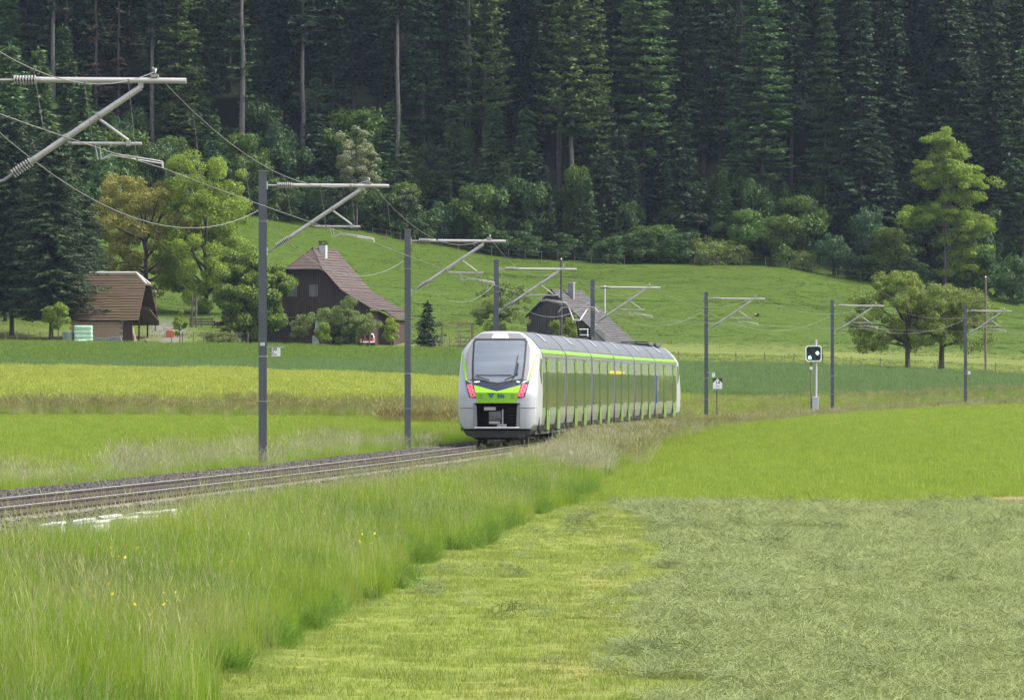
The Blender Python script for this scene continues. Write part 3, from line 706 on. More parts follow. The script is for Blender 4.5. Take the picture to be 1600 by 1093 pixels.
def text(name, body, size, mt, parent, loc, rot, ext=.003, align='CENTER', bold=0.0):
    cu = bpy.data.curves.new(name, 'FONT'); cu.body = body; cu.size = size; cu.extrude = ext; cu.align_x = align; cu.align_y = 'CENTER'
    cu.offset = bold; cu.materials.append(mt)
    t_ = bpy.data.objects.new(name, cu); C.objects.link(t_); bpy.context.view_layer.update()
    me = bpy.data.meshes.new_from_object(t_.evaluated_get(bpy.context.evaluated_depsgraph_get()))
    bpy.data.objects.remove(t_); me.name = name
    o = link(name, me, parent, loc, rot); o['kind'] = 'stuff'; return o
FRONT = (PI / 2, 0, 0)
m_mark = mat('marking_black', (.015, .015, .018), .6)
m_grey = mat('marking_grey', (.30, .30, .30), .6)
# kilometre plate on a mast
z1 = -(549 - 289.5) / (F / 171.5)
kp = MB(); kp.box((.36, -.13, z1 + .13), (.50, .03, .03)); kp.build('plate_arm', m_fit, mast1)
kp = MB(); kp.box((.385, -.13, z1), (.235, .012, .26)); kp = kp.build('kilometre_plate', m_plate, mast1)
text('plate_number', '10', .135, m_mark, kp, (.335, -.139, z1 + .062), FRONT, bold=.004)
text('plate_number', '1', .135, m_mark, kp, (.298, -.139, z1 - .065), FRONT, bold=.004)
text('plate_number', '58', .075, m_grey, kp, (.365, -.139, z1 - .082), FRONT, bold=.003)
z2 = -(537.5 - 289.5) / (F / 171.5)
mp_ = MB(); mp_.box((0, -.125, z2), (.13, .012, .085)); mp_ = mp_.build('number_plate', m_plate, mast1)
text('plate_number', '921', .085, m_grey, mp_, (0, -.133, z2), FRONT, bold=.002)
for mo, pyr, d, dx in ((mast5, 585.5, 369.5, .44), (mast7, 582, 468.5, .30)):
    zt_ = -(pyr - (466.5 if mo is mast5 else 485.6)) / (F / d)
    b = MB(); b.box((dx, -.13, zt_), (.20, .012, .25)); b.build('number_plate', m_plate, mo)
    b = MB(); b.box((dx * .6, -.13, zt_ + .15), (dx * 1.2, .03, .03)); b.build('plate_arm', m_fit, mo)

# distance sign with white house shape on black
d = 371.0; b0 = P(1120, 634, d); b0.z = gzf(b0.x, d); s_ = F / d
sg = empty('railway_sign', b0, 0, 'white and black sign with 14 on a thin post beside the mast', 'sign')
ht = P(1121, 599, d).z - b0.z
b = MB(); b.tube([(0.02, .05, -.3), (0, .03, ht - .2)], .028, 8); b.build('post', m_dark, sg)
b = MB(); b.box((.04, 0, ht), (.57, .03, .62)); bd = b.build('board', m_black, sg)
b = MB(); b.prism([(-.235, -.30), (.32, -.30), (.32, .04), (.04, .30), (-.235, .04)], (0, .012, 0), (0, -.030, ht)); b.build('house_shape', m_white, sg)
b = MB(); b.box((.04, 0, ht - .345), (.57, .06, .06)); b.build('sign_foot', m_fit, sg)
text('sign_number', '14', .28, m_mark, sg, (.05, -.035, ht + .06), FRONT, bold=.006)
text('sign_number', '160', .15, m_grey, sg, (.04, -.035, ht - .17), FRONT, bold=.003)
# railway signal
d = 402.0; b0 = P(1271, 630, d); b0.z = gzf(b0.x, d) - .1; s_ = F / d
sg = empty('railway_signal', b0, 0, 'black railway signal with white rim showing two green lights', 'railway signal')
zc_ = P(0, 552, d).z - b0.z
m_sig = mat('signal_grey', (.42, .43, .45), .5, metal=.3)
m_rust = mat('weathered_post', (.20, .15, .12), .8, nscale=5, col2=(.14, .11, .09))
b = MB(); b.tube([(.18, .12, 0), (.18, .12, zc_ + .9)], .075, 10); b.build('post', m_sig, sg)
b = MB(); b.box((.12, .12, .72), (.40, .40, 1.75)); b.box((.12, .12, 1.62), (.44, .44, .06)); b.build('foundation_cabinet', m_sig, sg, bevel=.015)
b = MB(); b.tube([(-.14, .05, .3), (-.14, .05, zc_ - .5)], .055, 8); b.build('cable_post', m_rust, sg)
b = MB(); b.box((-.5, 0, .62), (1.0, .3, .04)); b.tube([(-.95, 0, 0), (-.95, 0, .62)], .03, 6); b.build('step', m_sig, sg)
b = MB(); b.box((-.15, -.02, zc_ - .95), (.2, .02, .2)); b.build('small_plate', m_plate, sg)
def octo(w, h, c): return [(-w + c, -h), (w - c, -h), (w, -h + c), (w, h - c), (w - c, h), (-w + c, h), (-w, h - c), (-w, -h + c)]
b = MB(); b.prism(octo(.50, .49, .12), (0, .55, 0), (0, -.20, zc_)); b.prism([(q[0] * 1.0 + .10, q[1] * .93) for q in octo(.50, .49, .12)], (0, .62, 0), (0, 0, zc_)); hd = b.build('signal_head', m_black, sg)
b = MB(); O1, O2 = octo(.535, .525, .13), octo(.465, .455, .11)
vs_ = [(q[0], yy, zc_ + q[1]) for yy in (-.235, -.20) for ring in (O1, O2) for q in ring]
fs_ = []
for j in range(8):
    k = (j + 1) % 8
    fs_ += [(j, k, 8 + k, 8 + j), (16 + j, 24 + j, 24 + k, 16 + k), (j, 16 + j, 16 + k, k), (8 + j, 8 + k, 24 + k, 24 + j)]
b.add(vs_, fs_); b.build('white_rim', m_white, hd)
m_green_l = mat('green_signal_light', (.2, .9, .5), .4, emit=(.18, 1.0, .52), estr=9.0)
m_lens_off = mat('unlit_lens', (.02, .02, .02), .15)
for lx, lz, on in ((.25, .03, 1), (-.25, -.27, 1), (-.25, .30, 0), (.25, .30, 0), (.25, -.27, 0)):
    b = MB(); b.tube([(lx, -.26, zc_ + lz), (lx, -.21, zc_ + lz)], .085 if on else .10, 16); b.build('green_light' if on else 'lens', m_green_l if on else m_lens_off, hd)
    b = MB(); pts_ = [(lx + .13 * math.cos(a), zc_ + lz + .13 * math.sin(a)) for a in np.linspace(.25, PI - .25, 9)]
    for (a0, a1), (c0, c1) in zip(pts_[:-1], pts_[1:]):
        b.add([(a0, -.20, a1), (c0, -.20, c1), (c0, -.38, c1 - .02), (a0, -.38, a1 - .02), (a0, -.20, a1 + .012), (c0, -.20, c1 + .012), (c0, -.38, c1 - .008), (a0, -.38, a1 - .008)], [(0, 1, 2, 3), (7, 6, 5, 4), (0, 4, 5, 1), (3, 2, 6, 7)])
    b.build('hood', m_black, hd)
# small grey cable cabinet
d = 466.0; b0 = P(1486, 627, d); b0.z = gzf(b0.x, d)
cb = empty('cable_cabinet', b0, 0, 'small grey concrete box in the grass left of the farthest mast', 'cabinet')
m_conc = mat('grey_concrete', (.20, .20, .21), .85, nscale=5, col2=(.15, .15, .16))
b = MB(); b.box((0, 0, .32), (.36, .36, .75)); b.build('body', m_conc, cb, bevel=.01)
b = MB(); b.box((0, 0, .72), (.44, .44, .06)); b.build('lid', m_conc, cb, bevel=.01)
# ---------------------------------------------------------------- the train
m_silver = mat('silver_body', (.40, .41, .39), .24, metal=.65, nscale=.8, col2=(.36, .37, .35), coat=.2)
m_nose = mat('white_silver_nose', (.37, .375, .395), .40, metal=.35, coat=.15)
m_pillar = mat('grey_nose_panel', (.20, .197, .21), .35, metal=.35, coat=.2)
m_lime = mat('lime_green_paint', (.215, .43, .02), .55, spec=.25)
m_stripe = mat('roofline_green', (.125, .255, .018), .6, spec=.15)
m_door = mat('lime_door', (.15, .25, .04), .4, metal=.25, spec=.4)
m_navy = mat('navy_paint', (.012, .018, .045), .3, coat=.4)
m_logo = mat('logo_blue', (.012, .055, .19), .4)
m_glass = mat('side_window_glass', (.050, .058, .034), .08, spec=.9)  # olive base colour stands in for grass reflected in the panes
m_shield = mat('windscreen_glass', (.14, .162, .195), .09, spec=.8, nscale=1.2, col2=(.10, .118, .148), stretch=(.3, .3, 2.4))  # pale base colour paints in reflected sky and blinds behind the glass
m_roof = mat('roof_grey', (.066, .071, .082), .5, metal=.2, nscale=1.5, col2=(.048, .053, .062), stretch=(1, .3, 1))
m_roofl = mat('roof_panel_light', (.17, .175, .185), .45, metal=.2)
m_rubber = mat('black_rubber', (.010, .010, .011), .6)
m_tail = mat('red_tail_light', (.85, .06, .09), .4, emit=(1.0, .05, .09), estr=1.1)
m_lamp = mat('dark_lens', (.055, .06, .07), .15)
m_yellow = mat('yellow_line', (.40, .27, .02), .5)
m_blue = mat('blue_panel', (.015, .045, .16), .4)
m_coupler = mat('coupler_steel', (.12, .12, .125), .5, metal=.6)
m_coupl2 = mat('coupler_dust', (.30, .27, .23), .7)

# half outline of the car: (lateral, height above rail)
HALF = [(1.24, .56), (1.38, .72), (1.43, 1.05), (1.445, 1.9), (1.44, 2.7), (1.425, 3.25), (1.40, 3.36), (1.30, 3.52), (1.10, 3.77), (.90, 3.95), (.74, 4.07), (.60, 4.11), (.3, 4.13)]
def W(u, z):
    """how far behind the tip the nose surface lies"""
    w = .10 * max(0., 1.1 - z) ** 2 + .05 * max(0, z - 1.4)
    if z > 1.9: w += .72 * (z - 1.9) + .05 * (z - 1.9) ** 2
    a = abs(u)
    return w + .16 * (a / 1.4) ** 2.2 + 1.4 * max(0, a - 1.08) ** 2
def patch(polys, off, name, mt, parent, depth=.03, step=.10, hole=None, smooth=True, func=W):
    """a plate that follows the nose surface, off metres proud of it"""
    bm = bmesh.new()
    for poly in polys:
        bm.faces.new([bm.verts.new((u, 0, z)) for u, z in poly])
    us = np.arange(-1.5, 1.51, step); zs = np.arange(.4, 4.3, step)
    cuts = [('u', x) for x in us] + [('z', x) for x in zs]
    if hole: cuts += [('u', hole[0]), ('u', hole[1]), ('z', hole[2]), ('z', hole[3])]
    for ax, x in cuts:
        bmesh.ops.bisect_plane(bm, geom=bm.verts[:] + bm.edges[:] + bm.faces[:], dist=1e-5, plane_co=(x, 0, 0) if ax == 'u' else (0, 0, x), plane_no=(1, 0, 0) if ax == 'u' else (0, 0, 1))
    if hole:
        dl = [f for f in bm.faces if hole[0] < f.calc_center_median().x < hole[1] and hole[2] < f.calc_center_median().z < hole[3]]
        bmesh.ops.delete(bm, geom=dl, context='FACES')
    bmesh.ops.remove_doubles(bm, verts=bm.verts, dist=1e-4)
    for v in bm.verts: v.co.y = func(v.co.x, v.co.z) - off - .022
    bmesh.ops.recalc_face_normals(bm, faces=bm.faces)
    if sum(f.normal.y for f in bm.faces) > 0: bmesh.ops.reverse_faces(bm, faces=bm.faces)
    if depth:
        r = bmesh.ops.extrude_face_region(bm, geom=bm.faces[:])
        bmesh.ops.translate(bm, verts=[e for e in r['geom'] if isinstance(e, bmesh.types.BMVert)], vec=(0, 0, 0))
        back = [e for e in r['geom'] if isinstance(e, bmesh.types.BMVert)]
        for v in bm.verts:
            if v not in set(back): v.co.y += depth
        bmesh.ops.recalc_face_normals(bm, faces=bm.faces)
    me = bpy.data.meshes.new(name); bm.to_mesh(me); bm.free(); me.materials.append(mt)
    return link(name, me, parent)

TD = 222.0
train = empty('passenger_train', on_track(TD), -head(230), 'silver and lime green passenger train seen from its rear cab on the curve', 'train')
TM = Matrix.Translation(train.location) @ Matrix.Rotation(train.rotation_euler.z, 4, 'Z')
TI = TM.inverted()
def frame(d0, d1):
    """location and turn of a car between two points of the track, in the train's own frame"""
    a, b = on_track(d0), on_track(d1); l = TI @ a
    return l, -math.atan2(b.x - a.x, b.y - a.y) - train.rotation_euler.z, (b - a).length
full = [(-x, z) for x, z in HALF] [::1] + [(x, z) for x, z in HALF[::-1]]     # from bottom left over the roof to bottom right
NOSE = 3.1
# shell of the nose
def nose_shell(parent):
    ins = .93
    fr = [(x * (.95 if z < 3.4 else .96), .60 + (z - .56) * .985) for x, z in full]
    bm = bmesh.new()
    hole = (-.84, .84, .66, 1.52)
    f = bm.faces.new([bm.verts.new((u, 0, z)) for u, z in fr])
    for x in list(np.arange(-1.5, 1.51, .12)) + [hole[0], hole[1]]:
        bmesh.ops.bisect_plane(bm, geom=bm.verts[:] + bm.edges[:] + bm.faces[:], dist=1e-5, plane_co=(x, 0, 0), plane_no=(1, 0, 0))
    for x in list(np.arange(.5, 4.3, .12)) + [hole[2], hole[3]]:
        bmesh.ops.bisect_plane(bm, geom=bm.verts[:] + bm.edges[:] + bm.faces[:], dist=1e-5, plane_co=(0, 0, x), plane_no=(0, 0, 1))
    dl = [q for q in bm.faces if hole[0] < q.calc_center_median().x < hole[1] and hole[2] < q.calc_center_median().z < hole[3]]
    bmesh.ops.delete(bm, geom=dl, context='FACES')
    for v in bm.verts: v.co.y = W(v.co.x, v.co.z)
    me = bpy.data.meshes.new('nose_front'); bm.to_mesh(me); bm.free()
    vs, fs = [tuple(v.co) for v in me.vertices], [list(p.vertices) for p in me.polygons]
    bpy.data.meshes.remove(me)
    # rings from the front outline back to the full section
    def dens_(poly, k=6):
        out = []
        for (a, b), (c, d) in zip(poly[:-1], poly[1:]):
            for t in range(k): out.append((a + (c - a) * t / k, b + (d - b) * t / k))
        out.append(poly[-1]); return out
    A, B = dens_(fr), dens_(full); rings = []
    for t, bl in ((0, 0), (.10, .42), (.28, .78), (.55, .96), (1.0, 1.0), (None, 1.0)):
        ring = []
        for (u0, z0), (u1, z1) in zip(A, B):
            w0 = W(u0, z0); w = NOSE if t is None else w0 + t * .55
            ring.append((u0 + (u1 - u0) * bl, min(w, NOSE), z0 + (z1 - z0) * bl))
        rings.append(ring)
    k = len(A)
    for r_ in rings:
        b = len(vs); vs += r_
        if r_ is not rings[0]:
            for j in range(k - 1): fs.append([b - k + j, b - k + j + 1, b + j + 1, b + j])
    me = bpy.data.meshes.new('nose_shell'); me.from_pydata(vs, [], fs); me.materials.append(m_nose)
    bm = bmesh.new(); bm.from_mesh(me); bmesh.ops.remove_doubles(bm, verts=bm.verts, dist=2e-4); bmesh.ops.recalc_face_normals(bm, faces=bm.faces); bm.to_mesh(me); bm.free()
    me.polygons.foreach_set('use_smooth', [True] * len(me.polygons)); me.update()
    return link('nose_shell', me, parent)
loc, rz, _ = frame(TD, TD + 16)
cab = bpy.data.objects.new('cab_front', None); C.objects.link(cab); cab.parent = train; cab.location = loc; cab.rotation_euler.z = rz
nose_shell(cab)
mir = lambda poly: [(-u, z) for u, z in poly][::-1]
glassp = [(-.86, 2.40), (0, 2.25), (.86, 2.40), (.90, 3.0), (.915, 3.72), (.86, 3.78), (-.86, 3.78), (-.915, 3.72), (-.90, 3.0)]
sealp = [(-.93, 2.36), (0, 2.17), (.93, 2.36), (.965, 3.0), (.975, 3.76), (.90, 3.845), (-.90, 3.845), (-.975, 3.76), (-.965, 3.0)]
patch([sealp], .022, 'windscreen_seal', m_rubber, cab)
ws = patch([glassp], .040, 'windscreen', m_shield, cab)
pil = [(-.985, 3.80), (-.975, 3.0), (-.94, 2.36), (-1.06, 2.38), (-1.20, 3.05), (-1.17, 3.35), (-.98, 3.82)]
patch([pil], .014, 'windscreen_pillar', m_pillar, cab); patch([mir(pil)], .014, 'windscreen_pillar', m_pillar, cab)
patch([[(-.96, 3.855), (.96, 3.855), (.70, 4.04), (-.70, 4.04)]], .014, 'brow_panel', m_pillar, cab)
patch([[(-.32, 3.88), (.32, 3.88), (.24, 4.03), (-.24, 4.03)]], .026, 'destination_panel', m_plate, cab)
st_ = [(-1.335, 3.30), (-1.19, 2.75), (-1.085, 2.30), (-1.155, 2.31), (-1.27, 2.75), (-1.385, 3.26)]
patch([st_], .016, 'green_edge_stripe', m_lime, cab); patch([mir(st_)], .016, 'green_edge_stripe', m_lime, cab)
chev = [(-.94, 2.34), (0, 2.155), (.94, 2.34), (.86, 2.19), (0, 1.955), (-.86, 2.19)]
patch([chev], .016, 'navy_chevron', m_navy, cab)
gp = patch([[(-.845, 2.18), (0, 1.945), (.845, 2.18), (.69, 1.53), (-.69, 1.53)]], .020, 'green_nose_plate', m_lime, cab)
lp = [(-1.185, 2.36), (-.87, 2.20), (-.755, 1.70), (-1.0, 1.74)]
for q in (lp, mir(lp)):
    lo = patch([q], .020, 'light_housing', m_navy, cab)
    s = 1 if q is not lp else -1
    for k in range(3):
        cx, cz = s * (.985 - k * .055), 2.125 - k * .148
        fr_ = [(-.085, -.064), (.085, -.064), (.085, .064), (-.085, .064)]
        sk = lambda pts, f: [(cx + a * f + s * b * .30, cz + b * f - s * a * .12) for a, b in pts]
        patch([sk(fr_, 1.0)], .034, 'tail_light', m_tail, lo, step=.3); patch([sk(fr_, .50)], .042, 'lamp_lens', m_lamp, lo, step=.3)
for s in (-1, 1):
    for k in range(3):
        patch([[(s * .50, 1.70 + k * .055), (s * .645, 1.685 + k * .06), (s * .645, 1.70 + k * .06), (s * .50, 1.715 + k * .055)][::s]], .026, 'whisker_mark', m_navy, gp, depth=.004)
    patch([[(s * .86, 1.335), (s * 1.42, 1.345), (s * 1.42, 1.36), (s * .86, 1.35)][::s]], .004, 'panel_joint', m_rubber, cab, depth=.006, func=lambda u, z: W(u, z) + (.0 if abs(u) < 1.3 else .05))
# lettering and winged emblem
text('lettering', 'bls', .235, m_logo, gp, (.155, W(.15, 1.78) - .055, 1.785), FRONT, bold=.006)
text('class_lettering', 'MIKA', .088, m_white, ws, (-.73, W(-.73, 2.27) - .085, 2.285), (PI / 2 - .55, -.13, -.02), bold=.004)
text('class_lettering', '221', .088, m_white, ws, (.76, W(.76, 2.27) - .085, 2.285), (PI / 2 - .55, .13, .02), bold=.004)
for s in (-1, 1):
    for k, (l_, z_) in enumerate(((.135, 1.862), (.112, 1.832), (.088, 1.802))):
        x0 = -.205 + s * .012
        patch([[(x0, z_ - .035), (x0 + s * l_ * .8, z_), (x0 + s * l_, z_ + .022), (x0, z_ + .006)][::s]], .026, 'wing_emblem', m_logo, gp, depth=.004)
patch([[(-.205, 1.705), (-.155, 1.745), (-.15, 1.80), (-.205, 1.785), (-.26, 1.80), (-.255, 1.745)]], .027, 'wing_emblem', m_logo, gp, depth=.004)
# wipers
b = MB()
for (u0, z0, u1, z1) in ((-.80, 2.545, .50, 2.535), (.66, 2.60, .52, 2.36), (.70, 3.25, .60, 2.45), (.66, 2.55, .28, 2.36), (-.80, 2.50, -.30, 2.36)):
    b.tube([(u0 + (u1 - u0) * t, W(u0 + (u1 - u0) * t, z0 + (z1 - z0) * t) - .10, z0 + (z1 - z0) * t) for t in np.linspace(0, 1, 8)], .014, 5)
b.tube([(.70, W(.7, 2.55) - .11, 2.55), (.71, W(.7, 3.0) - .11, 2.95)], .03, 6)
b.build('wiper', m_rubber, ws)
# coupler bay with the coupler
hb = MB(); hz0, hz1, hx, hy0, hy1 = .66, 1.52, .84, .03, 1.15
hb.add([(-hx, hy0, hz0), (hx, hy0, hz0), (hx, hy0, hz1), (-hx, hy0, hz1), (-hx + .1, hy1, hz0 + .05), (hx - .1, hy1, hz0 + .05), (hx - .1, hy1, hz1 - .05), (-hx + .1, hy1, hz1 - .05)], [(4, 5, 6, 7), (0, 1, 5, 4), (1, 2, 6, 5), (2, 3, 7, 6), (3, 0, 4, 7)])
bay = hb.build('coupler_bay', m_dark, cab)
b = MB()
for s in (-1, 1): b.prism([(s * .845, .66), (s * .845, 1.52), (s * .73, 1.42), (s * .70, .70)], (0, .03, 0), (0, W(.84, 1.0) - .05, 0))
b.build('bay_cheek', m_pillar, bay)
b = MB(); b.box((-.06, .28, 1.06), (.46, .5, .34)); b.box((-.06, .05, 1.06), (.40, .10, .26)); b.tube([(-.15, -.02, 1.08), (-.15, .05, 1.08)], .09, 12); b.box((.06, 0, 1.02), (.12, .06, .10)); b.tube([(-.02, .2, 1.06), (-.02, 1.1, 1.06)], .12, 10); b.box((0, .25, .80), (.34, .3, .10)); b.build('coupler_head', m_coupler, bay, bevel=.01)
b = MB(); b.box((-.25, .10, 1.32), (.42, .26, .12)); b.tube([(.21, .02, .72), (.21, .02, 1.30)], .028, 8); b.box((.18, .05, .72), (.34, .10, .09)); b.build('coupler_hose', m_fit, bay, bevel=.008)
b = MB(); b.tube([(-.28, .03, .815), (.10, .03, .815)], .055, 10); b.build('coupler_roll', m_coupl2, bay)
b = MB()
for k in range(5): b.box((.45, .9, .85 + k * .12), (.25, .05, .015))
b.build('bay_grille', m_coupler, bay)
b = MB(); b.box((0, .05, .64), (1.62, .16, .045)); b.build('bay_lip', m_plate, cab, bevel=.012)
b = MB(); b.prism([(-1.26, .56), (1.26, .56), (1.10, .36), (.85, .27), (-.85, .27), (-1.10, .36)], (0, 2.0, 0), (0, .22, 0)); b.build('snow_plough', m_dark, cab, bevel=.02)
# cab side windows
for s in (-1, 1):
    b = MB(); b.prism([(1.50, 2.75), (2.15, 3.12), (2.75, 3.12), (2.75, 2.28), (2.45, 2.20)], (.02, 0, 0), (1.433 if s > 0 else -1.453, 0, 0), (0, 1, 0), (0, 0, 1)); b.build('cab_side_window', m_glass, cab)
    b = MB(); b.box((s * 1.385, 1.75, .78), (.08, .20, .50)); b.build('step_recess', m_rubber, cab)

# cars
PITCH = 17.0
def extr(sel, y0, y1, off=0.0, th=.015):
    """strip of the outline between two indices pushed outwards by off, along the car"""
    pts = full[sel[0]:sel[1] + 1]; out = []
    for i, p in enumerate(pts):
        a = pts[max(0, i - 1)]; c = pts[min(len(pts) - 1, i + 1)]
        t = Vector((c[0] - a[0], c[1] - a[1])); nn = Vector((-t.y, t.x)).normalized() if t.length else Vector((0, 0))
        out.append(((p[0] + nn.x * off, p[1] + nn.y * off), (p[0] + nn.x * (off - th), p[1] + nn.y * (off - th))))
    return out
def strip_mb(outl, y0, y1, mb=None):
    mb = mb or MB(); k = len(outl)
    for y in (y0, y1): pass
    vs = [(o[0], y, o[1]) for y in (y0, y1) for o, _ in outl] + [(q[0], y, q[1]) for y in (y0, y1) for _, q in outl]
    fs = []
    for j in range(k - 1):
        fs.append((j, j + 1, k + j + 1, k + j)); fs.append((2 * k + j, 3 * k + j, 3 * k + j + 1, 2 * k + j + 1))
        fs.append((j, 2 * k + j, 2 * k + j + 1, j + 1)); fs.append((k + j, k + j + 1, 3 * k + j + 1, 3 * k + j))
    fs.append((0, k, 3 * k, 2 * k)); fs.append((k - 1, 3 * k - 1, 4 * k - 1, 2 * k - 1))
    return mb.add(vs, fs)
nF = len(full)
iw = HALF.index((1.425, 3.25)); ir = HALF.index((1.40, 3.36)); iroof = HALF.index((1.30, 3.52))
def side_x(z):
    return float(np.interp(z, [h[1] for h in HALF], [h[0] for h in HALF]))
def make_car(L, first=False, last=False):
    y0 = NOSE if first else .32; y1 = L - NOSE if last else L - .32
    shell = strip_mb(extr((0, nF - 1), y0, y1, 0, .06), y0, y1).build('car_body', m_silver, None)
    for s in (-1, 1):
        if s > 0: a, b_ = nF - 1 - iw, nF - 1 - iw
        e = []
        # green stripe and grey gutter
        hs = [(1.432, 3.22), (1.408, 3.355), (1.325, 3.49)]
        mb = MB(); q = [((s * x, z), (s * (x - .03), z - .01)) for x, z in [(1.418, 3.335), (1.405, 3.375), (1.318, 3.51)]]
        q = [((s * (x + .012), z + .006), (s * (x - .03), z)) for x, z in [(1.412, 3.32), (1.40, 3.375), (1.345, 3.46)]]
        strip_mb(q, y0, y1, mb).build('green_stripe', m_stripe, shell)
        mb = MB(); strip_mb([((s * 1.445, 3.20), (s * 1.41, 3.20)), ((s * 1.437, 3.30), (s * 1.405, 3.30))], y0, y1, mb); mb.build('gutter', m_pillar, shell)
    # roof cladding in two panels with dark joints
    yy = [y0, (y0 + y1) / 2, y1]
    sel = (iroof, nF - 1 - iroof)
    for a, b_ in zip(yy[:-1], yy[1:]):
        strip_mb(extr(sel, a, b_, .02, .03), a + .05, b_ - .05).build('roof_panel', m_roof, shell)
    strip_mb(extr((iroof + 1, nF - 2 - iroof), 0, 0, .045, .03), (y0 + y1) / 2 - .75, (y0 + y1) / 2 + .55).build('roof_hatch', m_roofl, shell)
    # doors and windows
    dcs = [.345 * L, .70 * L]
    for s in (-1, 1):
        ed = [y0 + (.35 if not first else .45)]
        for dc in dcs: ed += [dc - .75, dc + .75]
        ed += [y1 - .35]
        for a, b_ in zip(ed[::2], ed[1::2]):
            m = MB(); a2, b2 = a + .06, b_ - .06
            k = max(1, round((b2 - a2) / 2.0)); w_ = (b2 - a2) / k
            for j in range(k):
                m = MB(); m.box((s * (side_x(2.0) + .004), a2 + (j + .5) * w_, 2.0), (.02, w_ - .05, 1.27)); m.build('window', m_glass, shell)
        for dc in dcs:
            m = MB(); x = s * (side_x(1.9) + .012)
            m.cur = 0; m.box((x, dc, 1.74), (.03, 1.36, 2.66))
            m.cur = 1
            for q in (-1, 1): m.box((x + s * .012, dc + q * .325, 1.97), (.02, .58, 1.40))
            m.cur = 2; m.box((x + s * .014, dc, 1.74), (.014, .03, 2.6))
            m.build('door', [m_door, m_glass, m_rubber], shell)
            m = MB(); m.box((s * (side_x(3.14) + .02), dc, 3.16), (.06, 1.9, .03)); m.build('door_gutter', m_pillar, shell)
            m = MB(); m.box((s * 1.42, dc, .50), (.16, 1.3, .06)); m.build('door_step', m_dark, shell)
    # light end frames, skirt equipment
    for ye, on in ((y0 - .02, not first), (y1 + .02, not last)):
        if on: strip_mb(extr((0, nF - 1), 0, 0, .012, .10), ye - .07, ye + .07).build('end_frame', m_roofl, shell)
    m = MB(); m.box((0, (y0 + y1) / 2, .47), (2.3, (y1 - y0) * .96, .22)); m.build('underframe', m_dark, shell)
    if not first:
        m = MB(); m.box((0, 0, 1.95), (2.62, .66, 2.7)); m.box((0, 0, 3.6), (1.7, .66, .6)); m.build('bellows', m_rubber, shell)
        m = MB()
        for s in (-1, 1): m.box((s * 1.43, 0, .95), (.05, .16, .8))
        m.build('end_recess', m_rubber, shell)
    return shell
car_objs = []
for i in range(6):
    d0, d1 = TD + i * PITCH, TD + (i + 1) * PITCH
    l, rz, L = frame(d0, d1)
    if i == 0: c_ = make_car(L, True, False)
    elif i == 5: c_ = make_car(L, False, True)
    elif i == 1: c_ = make_car(L)
    else: c_ = copy_tree(car_objs[1])
    c_.parent = train; c_.location = l; c_.rotation_euler = (0, 0, rz); car_objs.append(c_)
# far cab, yellow first class line, blue panel
l, rz, L = frame(TD + 5 * PITCH, TD + 6 * PITCH)
for o in list(cab.children):
    if o.name.split('.')[0] in ('nose_shell', 'cab_side_window', 'snow_plough', 'windscreen'):
        q = o.copy(); C.objects.link(q); q.parent = car_objs[5]; q.location = (0, L, 0); q.rotation_euler = (0, 0, PI)
for ci_, a, b_ in ((2, 12.4, 16.6), (3, .5, 8.0)):
    m = MB(); m.box((1.456, (a + b_) / 2, 2.72), (.012, b_ - a, .13)); m.build('yellow_line', m_yellow, car_objs[ci_])
m = MB(); m.box((1.458, .95, 1.96), (.026, .85, 1.36)); m.build('blue_panel', m_blue, car_objs[5])
m = MB(); m.box((1.475, 1.3, 2.12), (.008, .18, .5)); m.build('yellow_sticker', m_yellow, car_objs[5])
# bogies
def make_bogie():
    b = MB(); b.box((0, 0, .52), (2.2, 2.6, .26)); b.box((1.02, 0, .62), (.16, 3.0, .2)); b.box((-1.02, 0, .62), (.16, 3.0, .2)); b.box((0, -1.45, .35), (1.9, .12, .3))
    o = b.build('bogie', m_dark, train)
    for y in (-1.1, 1.1):
        w = MB()
        for s in (-1, 1):
            w.tube([(s * .70, y, .40), (s * .835, y, .40)], .40, 20)
        w.tube([(-.8, y, .40), (.8, y, .40)], .08, 8); w.build('wheelset', m_coupler, o)
    return o
bg0 = make_bogie()
for i, d in enumerate([TD + 3.4] + [TD + PITCH * k for k in range(1, 6)] + [TD + 98.6]):
    o = bg0 if i == 0 else copy_tree(bg0, train)
    l = TI @ on_track(d); o.location = l; o.rotation_euler = (0, 0, -head(d) - train.rotation_euler.z)
# pantograph on the roof
PD = 270.0
pc = min(range(len(cont_all) - 1), key=lambda k: abs((cont_all[k].y + cont_all[k + 1].y) / 2 - PD))
a_, b_ = cont_all[pc], cont_all[pc + 1]; zc2 = a_.lerp(b_, (PD - a_.y) / (b_.y - a_.y)).z - float(zr(PD))
pb = MB(); pl = TI @ on_track(PD); pb.box((0, 0, 4.22), (1.3, 1.9, .10))
for sx in (-1, 1):
    for sy in (-.7, .7): pb.tube([(sx * .5, sy, 4.05), (sx * .5, sy, 4.25)], .06, 8)
pan = pb.build('pantograph', m_dark, train, pl, (0, 0, -head(PD) - train.rotation_euler.z))
zt = zc2 - .10
b = MB(); b.tube([(0, .85, 4.3), (0, -.75, 4.98)], .05, 8); b.build('lower_arm', m_black, pan)
b = MB(); b.tube([(-.13, -.75, 4.98), (.13, -.75, 4.98)], .04, 8)
for s in (-1, 1): b.tube([(s * .13, -.75, 4.98), (s * .40, .35, zt - .05)], .028, 8)
b.box((0, -.75, 5.05), (.2, .06, .03)); b.build('upper_arm', m_alu, pan)
b = MB()
for y in (.18, .52): b.tube([(-.88, y, zt - .22), (-.74, y, zt - .03), (-.5, y, zt + .02), (.5, y, zt + .02), (.74, y, zt - .03), (.88, y, zt - .22)], .022, 6)
